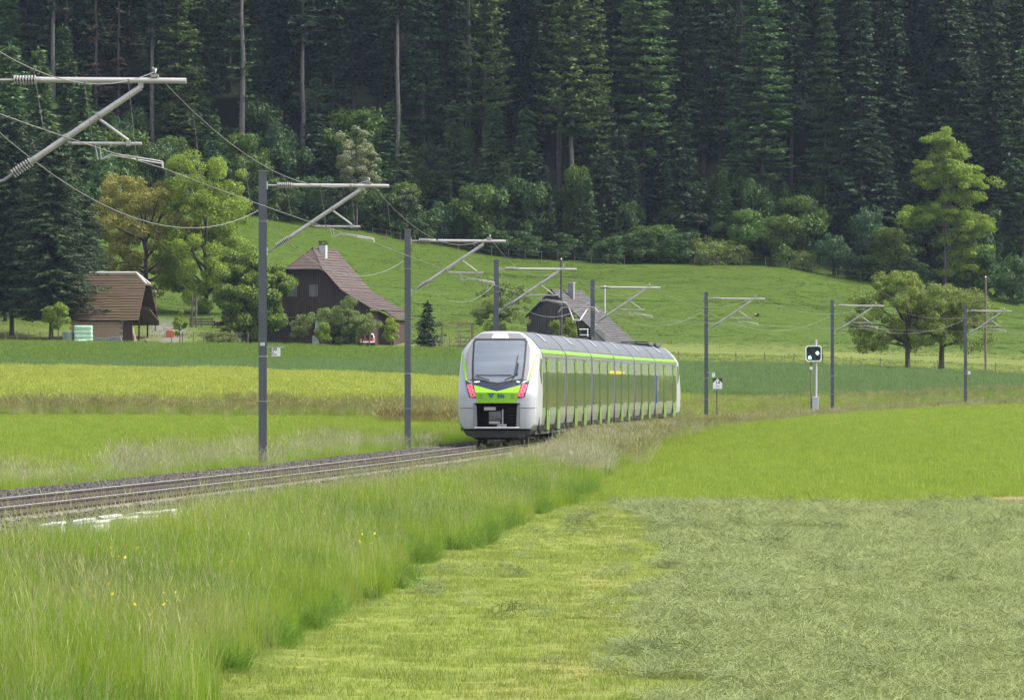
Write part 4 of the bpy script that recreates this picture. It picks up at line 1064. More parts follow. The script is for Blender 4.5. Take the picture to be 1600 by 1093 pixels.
b.tube([(-.42, .18, zt - .02), (-.42, .52, zt - .02)], .02, 6); b.tube([(.42, .18, zt - .02), (.42, .52, zt - .02)], .02, 6)
b.build('collector_head', m_fit, pan)
# folded far pantograph and roof boxes on the last car
b = MB(); b.box((0, 6.2, 4.22), (1.5, 2.6, .12)); b.box((.0, 9.6, 4.20), (1.7, 3.0, .18)); b.tube([(-.7, 4.9, 4.34), (.7, 4.9, 4.34)], .03, 6); b.tube([(0, 4.9, 4.34), (0, 7.2, 4.30)], .04, 6); b.build('roof_equipment', m_roof, car_objs[5], bevel=.02)
for o in list(cab.children):            # the front's pieces are parts of the train itself
    o.parent = train; o.location = cab.location; o.rotation_euler = cab.rotation_euler
bpy.data.objects.remove(cab)
# ---------------------------------------------------------------- farm buildings
m_board = mat('dark_boards', (.050, .032, .026), .85, nscale=2.0, col2=(.020, .014, .012), stretch=(3, 3, .18))
m_boardg = mat('grey_boards', (.070, .064, .066), .85, nscale=2.0, col2=(.034, .031, .034), stretch=(3, 3, .18))
m_redb = mat('red_boards', (.060, .026, .022), .8, nscale=2.5, col2=(.035, .018, .016), stretch=(3, 3, .2))
m_tile = mat('red_brown_tiles', (.074, .046, .037), .85, nscale=1.6, col2=(.034, .024, .021), detail=9)
m_tilem = mat('mossy_tiles', (.082, .047, .034), .9, nscale=.55, col2=(.062, .048, .014), detail=9)
m_shing = mat('grey_shingles', (.072, .067, .068), .85, nscale=2.6, col2=(.034, .031, .031), detail=9)
m_ridge = mat('ridge_tiles', (.42, .40, .40), .8)
m_block = mat('beige_block_wall', (.36, .25, .175), .9, nscale=3, col2=(.28, .195, .14))
m_plaster = mat('white_plaster', (.42, .41, .40), .8, nscale=3, col2=(.34, .33, .32))
m_shut = mat('weathered_shutter', (.17, .165, .16), .8, nscale=4, col2=(.12, .115, .112))
m_curt = mat('pale_curtain', (.40, .42, .45), .7)
m_inside = mat('dark_interior', (.012, .011, .011), .9)  # near-black colour carries the shade inside the buildings
m_wood = mat('weathered_wood', (.14, .11, .09), .85, nscale=5, col2=(.09, .07, .06), stretch=(2, 2, .3))
m_woodl = mat('pale_wood', (.38, .30, .22), .8, nscale=5, col2=(.28, .22, .16), stretch=(2, 2, .3))

def roof(root, prof, y0, y1, mt, course=.40, th=.07, hip=None, name='roof_tiles', r0=0):
    """stepped tile courses on both slopes; prof from the left eave over the ridge to the right eave; hip = (z of the hip eave, setback of the ridge)"""
    ri = max(range(len(prof)), key=lambda i: prof[i][1]); zR = prof[ri][1]
    mb = MB(); r = random.Random(r0)
    for a, b in [(prof[i], prof[i + 1]) if i >= ri else (prof[i + 1], prof[i]) for i in range(len(prof) - 1)]:
        A, B = Vector((a[0], 0, a[1])), Vector((b[0], 0, b[1])); L_ = (B - A).length; k = max(1, round(L_ / course)); t = (B - A) / k
        nrm = Vector((-t.z, 0, t.x)).normalized()
        if nrm.z < 0: nrm = -nrm
        for j in range(k):
            p, q = A + t * j, A + t * (j + 1.08)
            ys = y0
            if hip:
                f = max(0., min(1., ((p.z + q.z) / 2 - hip[0]) / (zR - hip[0]))); ys = y0 + f * hip[1]
            step = 2.1; yy = ys
            while yy < y1 - .05:                                   # short lengths with a little unevenness
                y2 = min(y1, yy + step * r.uniform(.8, 1.2)); dz = nrm * r.uniform(-.012, .018)
                lo, hi = nrm * .0, nrm * th
                v = [p + lo, q + lo + nrm * .06, q + hi + nrm * .06, p + hi]
                v = [w + dz for w in v]
                mb.add([(w.x, yy, w.z) for w in v] + [(w.x, y2, w.z) for w in v], [(0, 1, 2, 3), (7, 6, 5, 4), (0, 4, 5, 1), (1, 5, 6, 2), (2, 6, 7, 3), (3, 7, 4, 0)])
                yy = y2
    o = mb.build(name, mt, root); o['kind'] = 'stuff'
    if hip:
        def xat(z, side):
            pr = prof[ri:] if side > 0 else prof[:ri + 1][::-1]
            for (a, b) in zip(pr[:-1], pr[1:]):
                if b[1] <= z <= a[1]: return a[0] + (b[0] - a[0]) * (a[1] - z) / (a[1] - b[1])
            return pr[-1][0]
        mb = MB(); k = max(3, round((zR - hip[0]) * 1.2 / course))
        for j in range(k):
            za, zb_ = zR - (zR - hip[0]) * j / k, zR - (zR - hip[0]) * (j + 1.08) / k
            ya, yb = y0 + hip[1] * (za - hip[0]) / (zR - hip[0]), y0 + hip[1] * (zb_ - hip[0]) / (zR - hip[0])
            xa0, xa1, xb0, xb1 = xat(za, -1), xat(za, 1), xat(max(zb_, hip[0]), -1), xat(max(zb_, hip[0]), 1)
            mb.add([(xa0, ya, za), (xa1, ya, za), (xb1 + .03, yb - .05, zb_), (xb0 - .03, yb - .05, zb_), (xa0, ya, za + th), (xa1, ya, za + th), (xb1 + .03, yb - .05, zb_ + th), (xb0 - .03, yb - .05, zb_ + th)], [(0, 1, 2, 3), (7, 6, 5, 4), (0, 4, 5, 1), (1, 5, 6, 2), (2, 6, 7, 3), (3, 7, 4, 0)])
        o2 = mb.build('hip_tiles', mt, root); o2['kind'] = 'stuff'
        ys = y0 + hip[1]
    else: ys = y0
    rb = MB(); rb.tube([(prof[ri][0], ys, zR + th), (prof[ri][0], y1, zR + th)], .13, 8)
    return o, rb, ys
def boards(root, poly_top, x0, x1, y, zb, mt, name='board_wall', w=.26, face=-1, wins=()):
    """vertical boards from zb up to the line poly_top(x), each a little proud or back"""
    mb = MB(); x = x0; r = random.Random(int(x0 * 100))
    while x < x1 - .02:
        x2 = min(x1, x + w); xm = (x + x2) / 2; zt = min(poly_top(x), poly_top(x2)); d = r.uniform(0, .03)
        if zt > zb + .05: mb.box((xm, y + face * d, (zb + zt) / 2), (x2 - x - .018, .06, zt - zb))
        x = x2
    bk = MB()
    n_ = 24; xs_ = [x0 + (x1 - x0) * i / n_ for i in range(n_ + 1)]
    bk.prism([(x0, zb)] + [(x1, zb)] + [(q, max(zb + .01, poly_top(q) - .01)) for q in xs_[::-1]], (0, .05, 0), (0, y - face * .04, 0))
    b = len(mb.v); mb.v += bk.v
    for f in bk.f: mb.f.append([i + b for i in f]); mb.mi.append(0)
    o = mb.build(name, mt, root); o['kind'] = 'stuff'; return o
def topline(prof, drop):
    return lambda x: float(np.interp(x, [p[0] for p in prof], [p[1] for p in prof])) - drop
def window(root, x, z, w, h, y, frame_m, pane_m, name='window', shutters=False):
    m = MB(); t = .07
    for s in (-1, 1): m.box((x + s * (w / 2 - t / 2), y - .05, z), (t, .08, h)); m.box((x, y - .05, z + s * (h / 2 - t / 2)), (w - 2 * t, .08, t))
    m.box((x, y - .05, z), (.05, .06, h - 2 * t)); m.box((x, y - .05, z), (w - 2 * t - .0, .05, .04))
    f = m.build(name, frame_m, root); m = MB(); m.box((x, y - .01, z), (w - .1, .03, h - .1)); m.build('pane', pane_m, f); return f

# --- large farmhouse
fh = empty('farmhouse', G(479, 650, .4) + Vector((0, 0, 0)), -.25, 'large dark timber farmhouse with hipped red brown roof and white chimney', 'house')
prof = [(-8.2, 3.6), (-4.6, 5.8), (-2.25, 8.25), (0, 10.55), (1.75, 8.5), (3.9, 6.15), (7.5, 4.05)]
_, rb, ys = roof(fh, prof, -.7, 11.5, m_tile, hip=(8.4, 2.9), r0=1)
prof2 = [(4.0, 6.0), (4.02, 6.02), (7.3, 4.10), (8.7, 3.2)]
roof(fh, [(7.2, 4.0), (7.25, 4.12), (8.7, 3.2)], 3.6, 10.8, m_tile, r0=7, name='lean_to_roof')
rb.build('ridge_tiles', m_tile, fh)
tl_ = topline(prof, .08)
hipt = lambda x: min(tl_(x), 8.35)
boards(fh, hipt, -7.4, 6.9, 0, 3.35, m_board)
m = MB(); m.box((-.2, -.12, 3.32), (14.4, .16, .16)); m.build('beam', m_wood, fh)
boards(fh, lambda x: 3.24, -7.2, 4.6, .25, 0, m_board, 'lower_wall')
boards(fh, lambda x: 3.95 - (x - 6.9) * .5, 6.9, 8.4, 4.1, 0, m_redb, 'lean_to_wall')
boards(fh, lambda x: 3.24, 4.6, 6.9, .3, 0, m_redb, 'lower_wall')
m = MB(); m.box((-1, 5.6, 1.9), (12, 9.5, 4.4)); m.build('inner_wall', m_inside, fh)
def side_wall(root, x, y0, y1, z0, z1, mt, nm):
    m = MB(); y = y0
    while y < y1: m.box((x, y + .13, (z0 + z1) / 2), (.06, .24, z1 - z0)); y += .26
    o = m.build(nm, mt, root); o['kind'] = 'stuff'
side_wall(fh, 8.3, 4.1, 10.6, 0, 3.1, m_redb, 'side_wall')
side_wall(fh, 6.85, 0, 4.1, 0, 4.0, m_board, 'side_wall')
for x in (-1.52, .78): 
    s_ = window(fh, x, 6.15, .92, 1.25, -.03, m_shut, m_shut, 'shutter')
    mm = MB()
    for k in range(8): mm.box((x, -.10, 5.66 + k * .14), (.8, .03, .09))
    mm.build('slat_rows', m_shut, s_)
for x, z, w, h in ((-1.2, 2.5, 1.0, 1.1), (1.35, 2.5, .9, 1.1), (3.2, 2.5, .9, 1.1), (.95, .95, .75, .95), (-3.6, 2.5, 1.0, 1.1)): window(fh, x, z, w, h, .2, m_plaster, m_curt)
m = MB(); m.tube([(6.75, -.35, 4.2), (6.35, .1, 3.4), (6.35, .1, .3)], .05, 8); m.build('drainpipe', m_fit, fh)
ch = MB(); ch.box((.55, 4.4, 10.0), (.72, .72, 2.1)); ch = ch.build('chimney', m_plaster, fh)
c2 = MB(); c2.box((.55, 4.4, 11.09), (.80, .80, .08))
for s in (-1, 1):
    for q in (-1, 1): c2.box((.55 + s * .32, 4.4 + q * .32, 11.26), (.10, .10, .30))
c2.box((.55, 4.4, 11.43), (.84, .84, .08)); c2.build('chimney_cap', m_dark, ch)
# --- shed by the tall dark conifer
b0 = G(205, 648, .1)
sh = empty('shed', b0, math.radians(79), 'open ended shed with mossy tiled roof and beige block wall', 'shed')
prof = [(-.75, 2.35), (1.3, 4.9), (2.2, 6.0), (3.3, 7.35), (4.4, 6.0), (5.3, 4.9), (8.0, 1.9)]
_, rb, ys = roof(sh, prof, -1.0, 6.9, m_tilem, hip=(6.1, 1.3), r0=2, course=.36)
rb.build('ridge_tiles', m_ridge, sh)
m = MB(); m.tube([(3.3, .3, 7.42), (4.2, -1.0, 6.25)], .11, 6); m.tube([(3.3, .3, 7.42), (2.35, -1.05, 6.2)], .12, 6); m.build('hip_ridge', m_ridge, sh)
m = MB()
for j in range(8):
    for k in range(11):
        w_ = .5; y = .95 + k * w_ + (.25 if j % 2 else 0)
        m.box((random.uniform(-.012, .012), y + w_ / 2, .14 + j * .28), (.22, w_ - .02, .262))
o = m.build('block_wall', m_block, sh); o['kind'] = 'stuff'
m = MB(); m.box((.06, 3.7, 1.15), (.1, 5.4, 2.3)); m.build('wall_mortar', m_conc, sh)
m = MB()
for k in range(4): m.box((-.02, -.02 + k * .24, 1.15), (.07, .225, 2.3))
dr = m.build('red_door', m_redb, sh)
m = MB(); m.box((-.07, .42, 1.9), (.05, .2, .25)); m.build('door_plate', m_dark, dr)
tl_ = topline(prof, .08)
for x_, h_ in ((.1, 2.3), (6.9, 2.8), (3.3, 3.2)):
    m = MB(); m.box((x_, 0, h_ / 2), (.16, .16, h_)); m.build('post', m_redb, sh)
boards(sh, lambda x: min(tl_(x), 6.05), .3, 6.4, .9, 3.3, m_wood, 'gable_boards')
m = MB(); m.box((3.6, 3.8, 1.8), (5.0, 4.6, 3.5)); m.build('inside_shade', m_inside, sh)  # near-black block painting in the shade behind the open shed end
m = MB(); m.box((4.6, -.6, 2.95), (4.6, 1.5, .10), M=Matrix.Rotation(.30, 3, 'Y') @ Matrix.Identity(3)); m.build('porch_roof', m_tilem, sh)
m = MB(); m.tube([(.9, -.3, 0), (1.3, .2, 1.7)], .05, 6); m.tube([(1.2, -.3, 0), (1.5, .2, 1.7)], .04, 6); m.tube([(.6, -.25, 0), (1.0, .2, 1.8)], .05, 6); m.build('leaning_poles', m_woodl, sh)
m = MB()
for k in range(14): m.ball((random.uniform(1.2, 6.4), random.uniform(-1.6, -.4), random.uniform(.05, .25)), random.uniform(.12, .28), 7, 5, (1.4, 1, .7))
m.build('clutter', m_wood, sh)
# --- grey barn behind the train
bn = empty('barn', G(864, 655, .4), -.30, 'grey weathered barn with shingled roof reaching almost to the ground', 'barn')
prof = [(-3.1, 3.2), (0, 6.2), (3.2, 3.15), (6.3, .45)]
_, rb, ys = roof(bn, prof, -.6, 11, m_shing, r0=3, course=.30)
rb.build('ridge_tiles', m_shing, bn)
tl_ = topline(prof, .08)
boards(bn, tl_, -2.9, 3.6, 0, 1.6, m_boardg)
boards(bn, lambda x: min(1.52, float(tl_(x))), -2.8, 3.2, .35, -.8, m_board, 'lower_wall')
boards(bn, tl_, 3.2, 5.7, .5, -.8, m_boardg, 'lean_to_wall')
side_wall(bn, 5.6, .5, 10.6, -.8, .75, m_board, 'side_wall')
side_wall(bn, -2.85, 0, 10.6, -.8, 3.2, m_boardg, 'side_wall')
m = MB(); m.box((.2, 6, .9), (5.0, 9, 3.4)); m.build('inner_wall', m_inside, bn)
ch = MB(); ch.box((.85, 4.0, 6.2), (.58, .58, 1.8)); ch = ch.build('chimney', m_conc, bn)
c2 = MB(); c2.box((.85, 4, 7.13), (.66, .66, .08)); c2.build('chimney_cap', m_ridge, ch)
m = MB(); m.box((4.5, 3.0, 2.12), (2.4, .30, .05), M=Matrix.Rotation(.717, 3, 'Y')); m.build('roof_patch', m_roofl, bn)
# white framed rack and grey tank beside the barn
fr = empty('metal_rack', G(911, 652.5), 0, 'white tubular rack in front of the grey barn', 'rack')
m = MB()
for x in (-.5, .5):
    for y in (0, .7): m.tube([(x, y, -.3), (x, y, 2.0)], .05, 6)
for z in (.95, 1.35, 1.95):
    for y in (0, .7): m.tube([(-.6, y, z), (.6, y, z)], .045, 6)
m.build('frame', m_white, fr)
m = MB(); m.box((0, .35, .5), (.85, .5, .8)); m.build('crate', m_shut, fr)
m = MB(); pr = [(-.75, -.4), (.75, -.4), (.75, 1.1)] + [(.75 * math.cos(a), 1.1 + .75 * math.sin(a)) for a in np.linspace(.2, PI - .2, 9)] + [(-.75, 1.1)]
m.prism(pr, (0, 2.4, 0)); tk = m.build('grey_tank', mat('tank_plastic', (.20, .20, .21), .5), None, G(935, 653)); tag(tk, 'round topped grey tank leaning close to the grey barn wall', 'tank')

# silage bales, tank, tarpaulin by the shed
m_bale = mat('bale_wrap', (.38, .56, .42), .35, nscale=3, col2=(.31, .48, .36), spec=.6)
def bale():
    bm = bmesh.new(); bmesh.ops.create_cube(bm, size=1)
    bmesh.ops.scale(bm, vec=(1.86, 1.3, .45), verts=bm.verts); bmesh.ops.bevel(bm, geom=bm.edges[:], offset=.13, segments=3, affect='EDGES', profile=.6)
    me = bpy.data.meshes.new('wrapped_bale'); bm.to_mesh(me); bm.free(); me.materials.append(m_bale); me.polygons.foreach_set('use_smooth', [True] * len(me.polygons)); return me
bme = bale(); bl = ['lowest of the four pale green wrapped bales by the shed', 'second lowest pale green wrapped bale of the stack', 'second highest pale green wrapped bale of the stack', 'topmost pale green wrapped bale of the stack by the shed']
b0 = G(130.5, 641)
for k in range(4):
    o = link('wrapped_bale', bme, None, b0 + Vector((random.uniform(-.04, .04), 0, .16 + .445 * k)), (0, 0, random.uniform(-.05, .05))); tag(o, bl[k], 'bale', 'stacked wrapped bales')
m = MB(); m.tube([(0, 0, 0), (0, 0, .05), (0, 0, 1.05), (0, 0, 1.12)], [.57, .6, .6, .56], 18); m.tube([(.0, -.6, .1), (0, -.6, 1.05)], .03, 6)
o = m.build('water_barrel', mat('barrel_green', (.13, .19, .17), .5), None, G(106.5, 641, .05)); tag(o, 'dull green barrel left of the wrapped bales', 'barrel')
m = MB(); m.prism([(-1.6, 0), (-1.55, .55), (-.9, .50), (-.2, .42), (.5, .60), (1.35, .62), (1.55, 0)], (0, 1.0, 0)); o = m.build('tarpaulin', mat('grey_tarp', (.14, .15, .17), .6, nscale=2, col2=(.10, .105, .12), bump=.4), None, G(168, 643, .05), bevel=.03); tag(o, 'grey tarpaulin heap along the beige shed wall', 'tarpaulin')
m = MB(); m.ball((0, 0, .1), .5, 9, 6, (1.3, .7, .4)); m.ball((.6, -.1, .03), .35, 8, 5, (1.2, .7, .4)); o = m.build('loose_foil', m_bale, None, G(128, 639.5)); tag(o, 'crumpled loose foil in front of the wrapped bales', 'plastic foil')

# parked car peeping out from behind the shrubs by the farmhouse
m_car = mat('red_car_paint', (.22, .022, .02), .3, coat=.5)
cr = empty('parked_car', G(574.5, 648.5), .08, 'red and white small car parked behind the shrubs at the farmhouse', 'car')
m = MB(); m.prism([(-.78, .28), (.78, .28), (.82, .60), (.80, .86), (-.80, .86), (-.82, .60)], (0, 3.6, 0)); m.build('body', m_car, cr, bevel=.05)
m = MB(); m.prism([(-.76, .84), (.76, .84), (.62, 1.38), (-.62, 1.38)], (0, 2.3, 0), (0, .4, 0)); m.build('cabin', m_white, cr, bevel=.06)
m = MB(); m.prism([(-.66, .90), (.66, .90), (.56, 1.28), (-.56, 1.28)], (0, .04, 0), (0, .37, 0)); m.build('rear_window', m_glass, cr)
m = MB(); m.box((0, -.03, .50), (1.5, .10, .16)); m.build('bumper', m_white, cr)
for s in (-1, 1):
    m = MB(); m.box((s * .66, -.02, .72), (.22, .06, .13)); m.build('tail_light', m_tail, cr)
    for y in (.7, 2.9):
        m = MB(); m.tube([(s * .62, y, .28), (s * .80, y, .28)], .29, 14); m.build('wheel', m_rubber, cr)
# pergola with yellow flowers and paddock rails beside the dark conifer
pg = empty('pergola', G(708, 654), 0, 'wooden pergola with yellow flowering top right of the dark conifer', 'pergola')
for x in (-1.2, .55, 1.95, 2.1):
    m = MB(); m.box((x, 0, 1.0), (.14, .14, 2.5)); m.build('post', m_woodl if x > 0 else m_wood, pg)
m = MB(); m.box((.4, 0, 2.25), (3.6, .14, .16)); m.box((1.3, .5, 2.2), (1.9, .12, .14)); m.build('beam', m_woodl, pg)
for k, z in enumerate((.3, .75, 1.45)):
    m = MB(); m.box((1.2, .1, z), (2.0, .05, .09)); m.build('rail', m_wood, pg)
m_yel = leafmat('yellow_flowers', [(.40, .34, .04), (.30, .32, .05), (.16, .22, .03)], trans=.2)
# ---------------------------------------------------------------- trees
m_bark = mat('bark', (.070, .058, .052), .9, nscale=3, col2=(.038, .032, .030), stretch=(3, 3, .4), bump=.6)
m_barkl = mat('pale_bark', (.125, .112, .105), .9, nscale=3, col2=(.06, .054, .05), stretch=(2, 2, .5), bump=.6)
m_spr = leafmat('spruce_needles', [(.011, .029, .011), (.018, .042, .014), (.030, .058, .016)], trans=.12, objvar=.3, rough=.6)
m_sprl = leafmat('fir_needles', [(.034, .078, .020), (.054, .110, .027), (.080, .138, .034)], trans=.2, objvar=.25, rough=.6)
m_spry = leafmat('spruce_young_shoots', [(.024, .052, .014), (.046, .084, .016), (.088, .128, .022)], trans=.2, objvar=.2, rough=.6)
m_sprt = leafmat('spruce_tips', [(.022, .048, .016), (.032, .062, .020), (.044, .076, .022)], trans=.2, objvar=.3, rough=.6)
m_sprlt = leafmat('fir_tips', [(.054, .104, .032), (.074, .128, .038), (.094, .148, .044)], trans=.25, objvar=.25, rough=.6)
m_spryt = leafmat('young_spruce_tips', [(.060, .090, .018), (.085, .115, .022), (.105, .132, .026)], trans=.25, objvar=.2, rough=.6)
m_dead = leafmat('dead_twigs', [(.06, .038, .026), (.09, .055, .038)], trans=.1, objvar=.2)
m_leaf = leafmat('leaf_green', [(.056, .110, .014), (.088, .150, .020), (.122, .182, .028)], trans=.38, objvar=.18)
m_leafd = leafmat('leaf_dark', [(.028, .062, .013), (.045, .090, .018), (.066, .116, .023)], trans=.3, objvar=.18)
m_leafl = leafmat('leaf_light', [(.130, .205, .016), (.175, .245, .024), (.215, .27, .036)], trans=.42, objvar=.15)
m_leafy = leafmat('leaf_yellow', [(.150, .230, .018), (.190, .27, .026), (.235, .30, .04)], trans=.45, objvar=.12)
m_leafo = leafmat('leaf_orange', [(.19, .185, .024), (.235, .21, .034), (.175, .215, .026), (.27, .215, .05)], trans=.38, objvar=.1)
m_leafb = leafmat('leaf_bluish', [(.036, .084, .030), (.055, .112, .038), (.078, .138, .047)], trans=.3, objvar=.15)
m_leafp = leafmat('leaf_pale', [(.112, .165, .030), (.150, .20, .042), (.19, .225, .062)], trans=.38, objvar=.15)
m_bloss = leafmat('cream_blossom', [(.27, .28, .18), (.36, .355, .245)], trans=.3, objvar=.1)

def trunk_mesh(h, r0, r1, mt, lean=0.0, seed=0, limbs=None):
    rr = random.Random(seed); mb = MB(); k = 9
    pts = [(lean * h * (i / k) ** 1.5 + rr.uniform(-.04, .04) * h * .08, rr.uniform(-.04, .04) * h * .08, h * i / k - (0.6 if i == 0 else 0)) for i in range(k + 1)]
    mb.tube(pts, [r0 * (1.25 if i == 0 else 1) + (r1 - r0) * i / k for i in range(k + 1)], 8)
    for a, b, ra in (limbs or []):
        m_ = (Vector(a) + Vector(b)) / 2 + Vector((rr.uniform(-.15, .15), rr.uniform(-.15, .15), (Vector(b) - Vector(a)).length * .10))
        mb.tube([a, m_, b], [ra, ra * .65, ra * .25], 6)
    return mb.mesh('trunk', mt, smooth=True)

def spray_mesh(base, dirs, length, width, roll, r, mt_idx=None):
    """diamond shaped needle sprays: arrays base (n,3), dirs (n,3) unit"""
    n = len(base)
    up = np.zeros((n, 3)); up[:, 2] = 1
    sd = np.cross(dirs, up); sd /= np.maximum(np.linalg.norm(sd, axis=1, keepdims=True), 1e-6)
    nn = np.cross(sd, dirs)
    c, s = np.cos(roll)[:, None], np.sin(roll)[:, None]
    s2 = sd * c + nn * s
    L_, w = length[:, None], width[:, None]
    v = np.stack([base, base + dirs * L_ * .45 + s2 * w, base + dirs * L_, base + dirs * L_ * .45 - s2 * w], 1).reshape(-1, 3)
    q = np.arange(n * 4).reshape(n, 4)
    return v, q

def spruce(name, h, rad, bare, mt, seed, droop=.35, lev=.55, top_r=.10, shape=.75, nb=17, sp=.31, wid=.135, dead=0.0, gap=0.0, upturn=.25, hang=.5, tipm=None, tips=.5):
    r = np.random.default_rng(seed)
    B, D, Ln, Wd, Rl, TP = [], [], [], [], [], []
    z = bare * h
    while z < h - .25:
        f = (z - bare * h) / (h - bare * h)
        R = rad * (top_r + (1 - top_r) * (1 - f) ** shape) * r.uniform(.72, 1.14)
        R *= min(1, .55 + f * 5)
        if gap and r.uniform() < gap: z += lev; continue
        for b_ in range(nb + r.integers(-1, 2)):
            az = r.uniform(0, 2 * PI); Rb = R * r.uniform(.55, 1.12); zb_ = z + r.uniform(-.3, .3) * lev
            k = max(2, int(Rb / sp)); t = (np.arange(k) + r.uniform(.2, .9, k)) / k
            d = np.array([math.cos(az), math.sin(az)])
            x = t * Rb; zz = zb_ - droop * Rb * t + upturn * Rb * t * t + .25 * (1 - f)
            for m_ in range(4):
                a2 = az + (r.normal(0, .6, k) + (m_ - 1.5) * .55)
                pit = -r.uniform(-.15, .75, k) * hang - droop * .35
                dirs = np.stack([np.cos(a2) * np.cos(pit), np.sin(a2) * np.cos(pit), np.sin(pit)], -1)
                B.append(np.stack([d[0] * x, d[1] * x, zz + r.normal(0, .06, k)], -1)); D.append(dirs)
                TP.append((t > .72) & (r.uniform(0, 1, k) < tips)); Ln.append(r.uniform(.55, 1.25, k) * sp * 1.9); Wd.append(r.uniform(.6, 1.3, k) * wid); Rl.append(r.normal(0, .8, k))
        z += lev * r.uniform(.75, 1.25)
    # leader
    k = 12; B.append(np.stack([np.zeros(k), np.zeros(k), h - r.uniform(0, .9, k)], -1)); a = r.uniform(0, 2 * PI, k)
    D.append(np.stack([np.cos(a) * .35, np.sin(a) * .35, np.full(k, .93)], -1)); TP.append(np.zeros(k, bool)); Ln.append(np.full(k, .5)); Wd.append(np.full(k, .09)); Rl.append(np.zeros(k))
    v, q = spray_mesh(np.concatenate(B), np.concatenate(D), np.concatenate(Ln), np.concatenate(Wd), np.concatenate(Rl), r)
    crown = np_mesh('crown', v, q, None, [mt] + ([tipm] if tipm else []))
    if tipm: crown.polygons.foreach_set('material_index', np.concatenate(TP).astype(np.int32))
    return crown, (h, bare)

def leaf_cloud(centers, radii, n_each, size, mt, seed, squash=.8, extra=None, efrac=0.0, up=.35):
    r = np.random.default_rng(seed)
    C_ = np.repeat(np.asarray(centers, float), n_each, 0); R_ = np.repeat(np.asarray(radii, float), n_each)
    n = len(C_)
    d = r.normal(0, 1, (n, 3)); d /= np.linalg.norm(d, axis=1, keepdims=True)
    p = C_ + d * (R_ * r.uniform(.25, 1.0, n) ** .5)[:, None] * np.array([1, 1, squash])
    nn = d * .7 + r.normal(0, .6, (n, 3)); nn[:, 2] += up; nn /= np.linalg.norm(nn, axis=1, keepdims=True)
    t = np.cross(nn, r.normal(0, 1, (n, 3))); t /= np.linalg.norm(t, axis=1, keepdims=True); b = np.cross(nn, t)
    s = (size * r.uniform(.6, 1.3, n))[:, None]
    v = np.stack([p - t * s * .6, p + b * s * .32, p + t * s * .6, p - b * s * .32], 1).reshape(-1, 3)
    q = np.arange(n * 4).reshape(n, 4)
    me = np_mesh('crown', v, q, None, [mt] + ([extra] if extra else []))
    if extra:
        mi = (r.uniform(0, 1, n) < efrac * (.4 + 1.2 * (d[:, 2] > -.1))).astype(np.int32); me.polygons.foreach_set('material_index', mi)
    return me

def crown_clusters(rx, rz, zc, n, seed, shell=.55, rc=(.55, 1.0), lump=.35, ry=None):
    r = np.random.default_rng(seed); out, rad = [], []
    for i in range(n):
        d = r.normal(0, 1, 3); d /= np.linalg.norm(d); q = r.uniform(shell, 1.0) ** .7
        k = 1 + lump * (vnoise(np.array([d[0] * 2.1 + 9]), np.array([d[2] * 2.1 + d[1] + 5]), seed)[0] - .5) * 2
        out.append((d[0] * rx * q * k, d[1] * (ry or rx) * q * k, zc + d[2] * rz * q * k)); rad.append(r.uniform(*rc))
    return out, rad

def limbs_to(cl, z0, zt, r0, n, seed):
    rr = random.Random(seed); L_ = []
    for c_ in rr.sample(cl, min(n, len(cl))):
        zb_ = z0 + (min(zt, c_[2]) - z0) * rr.uniform(.15, .75)
        L_.append(((0, 0, zb_), c_, r0 * rr.uniform(.35, .6)))
    return L_

def tree(name, loc, trunk, crown, label, cat='tree', group=None, rz=0.0, s=1.0, sxy=None):
    t = empty(name, loc, rz, label, cat, group); t.scale = ((sxy or s), (sxy or s), s)
    if trunk is not None: link('trunk', trunk, t)
    link('crown', crown, t)
    return t

def broadleaf(name, px, d, label, h, rx, rz, zc, mt, seed, leaves=9000, size=.30, n=70, rc=(.6, 1.1), trunk_r=.25, bark=None, sink=.1, extra=None, efrac=0, shell=.5, lump=.35, cl=None, rad=None, lean=0, group=None, squash=.8, up=.35):
    if cl is None: cl, rad = crown_clusters(rx, rz, zc, n, seed, shell, rc, lump)
    crown = leaf_cloud(cl, rad, max(4, int(leaves * 3.2) // len(cl)), size * .80, mt, seed + 1, squash, extra, efrac, up)
    tk = trunk_mesh(max(.8, zc + rz * .45), trunk_r, trunk_r * .35, bark or m_bark, lean, seed + 2, limbs_to(cl, max(.6, zc - rz * .9), zc + rz * .5, trunk_r, 16, seed + 3))
    return tree(name, G(px, d, sink), tk, crown, label, 'tree', group)

# ---- forest: each tree a thing of its own
kinds = {}
def K(key, *a, **k):
    cr, (h, bare) = spruce(key, *a, **k)
    kinds[key] = (cr, trunk_mesh(h * .96, h * .0125 + .06, .05, m_barkl if k.get('mt2') else m_bark, 0, hash_(key)), h)
def hash_(s): return sum(ord(c) * (i + 3) for i, c in enumerate(s))
def mk(key, h, rad, bare, mt, seed, bark=None, tr=None, **k):
    cr, _ = spruce(key, h, rad, bare, mt, seed, tipm={m_spr: m_sprt, m_sprl: m_sprlt, m_spry: m_spryt}.get(mt), **k)
    kinds[key] = (cr, trunk_mesh(h * .96, tr or h * .0085 + .03, .05, bark or m_bark, 0, seed), h)
mk('dark_a', 36, 4.3, .20, m_spr, 1, shape=.6, lev=.95)
mk('dark_b', 34, 3.8, .12, m_spr, 2, shape=.7, lev=.92, droop=.5)
mk('dark_c', 38, 4.0, .20, m_spr, 3, shape=.55, lev=1.0)
mk('dark_d', 33, 3.4, .28, m_spr, 4, shape=.6, lev=.95, gap=.12)
mk('tip_a', 37, 4.4, .36, m_spry, 5, shape=.55, lev=.92, bark=m_barkl, upturn=.4)
mk('tip_b', 36, 4.0, .10, m_spry, 6, shape=.6, lev=.9, upturn=.35)
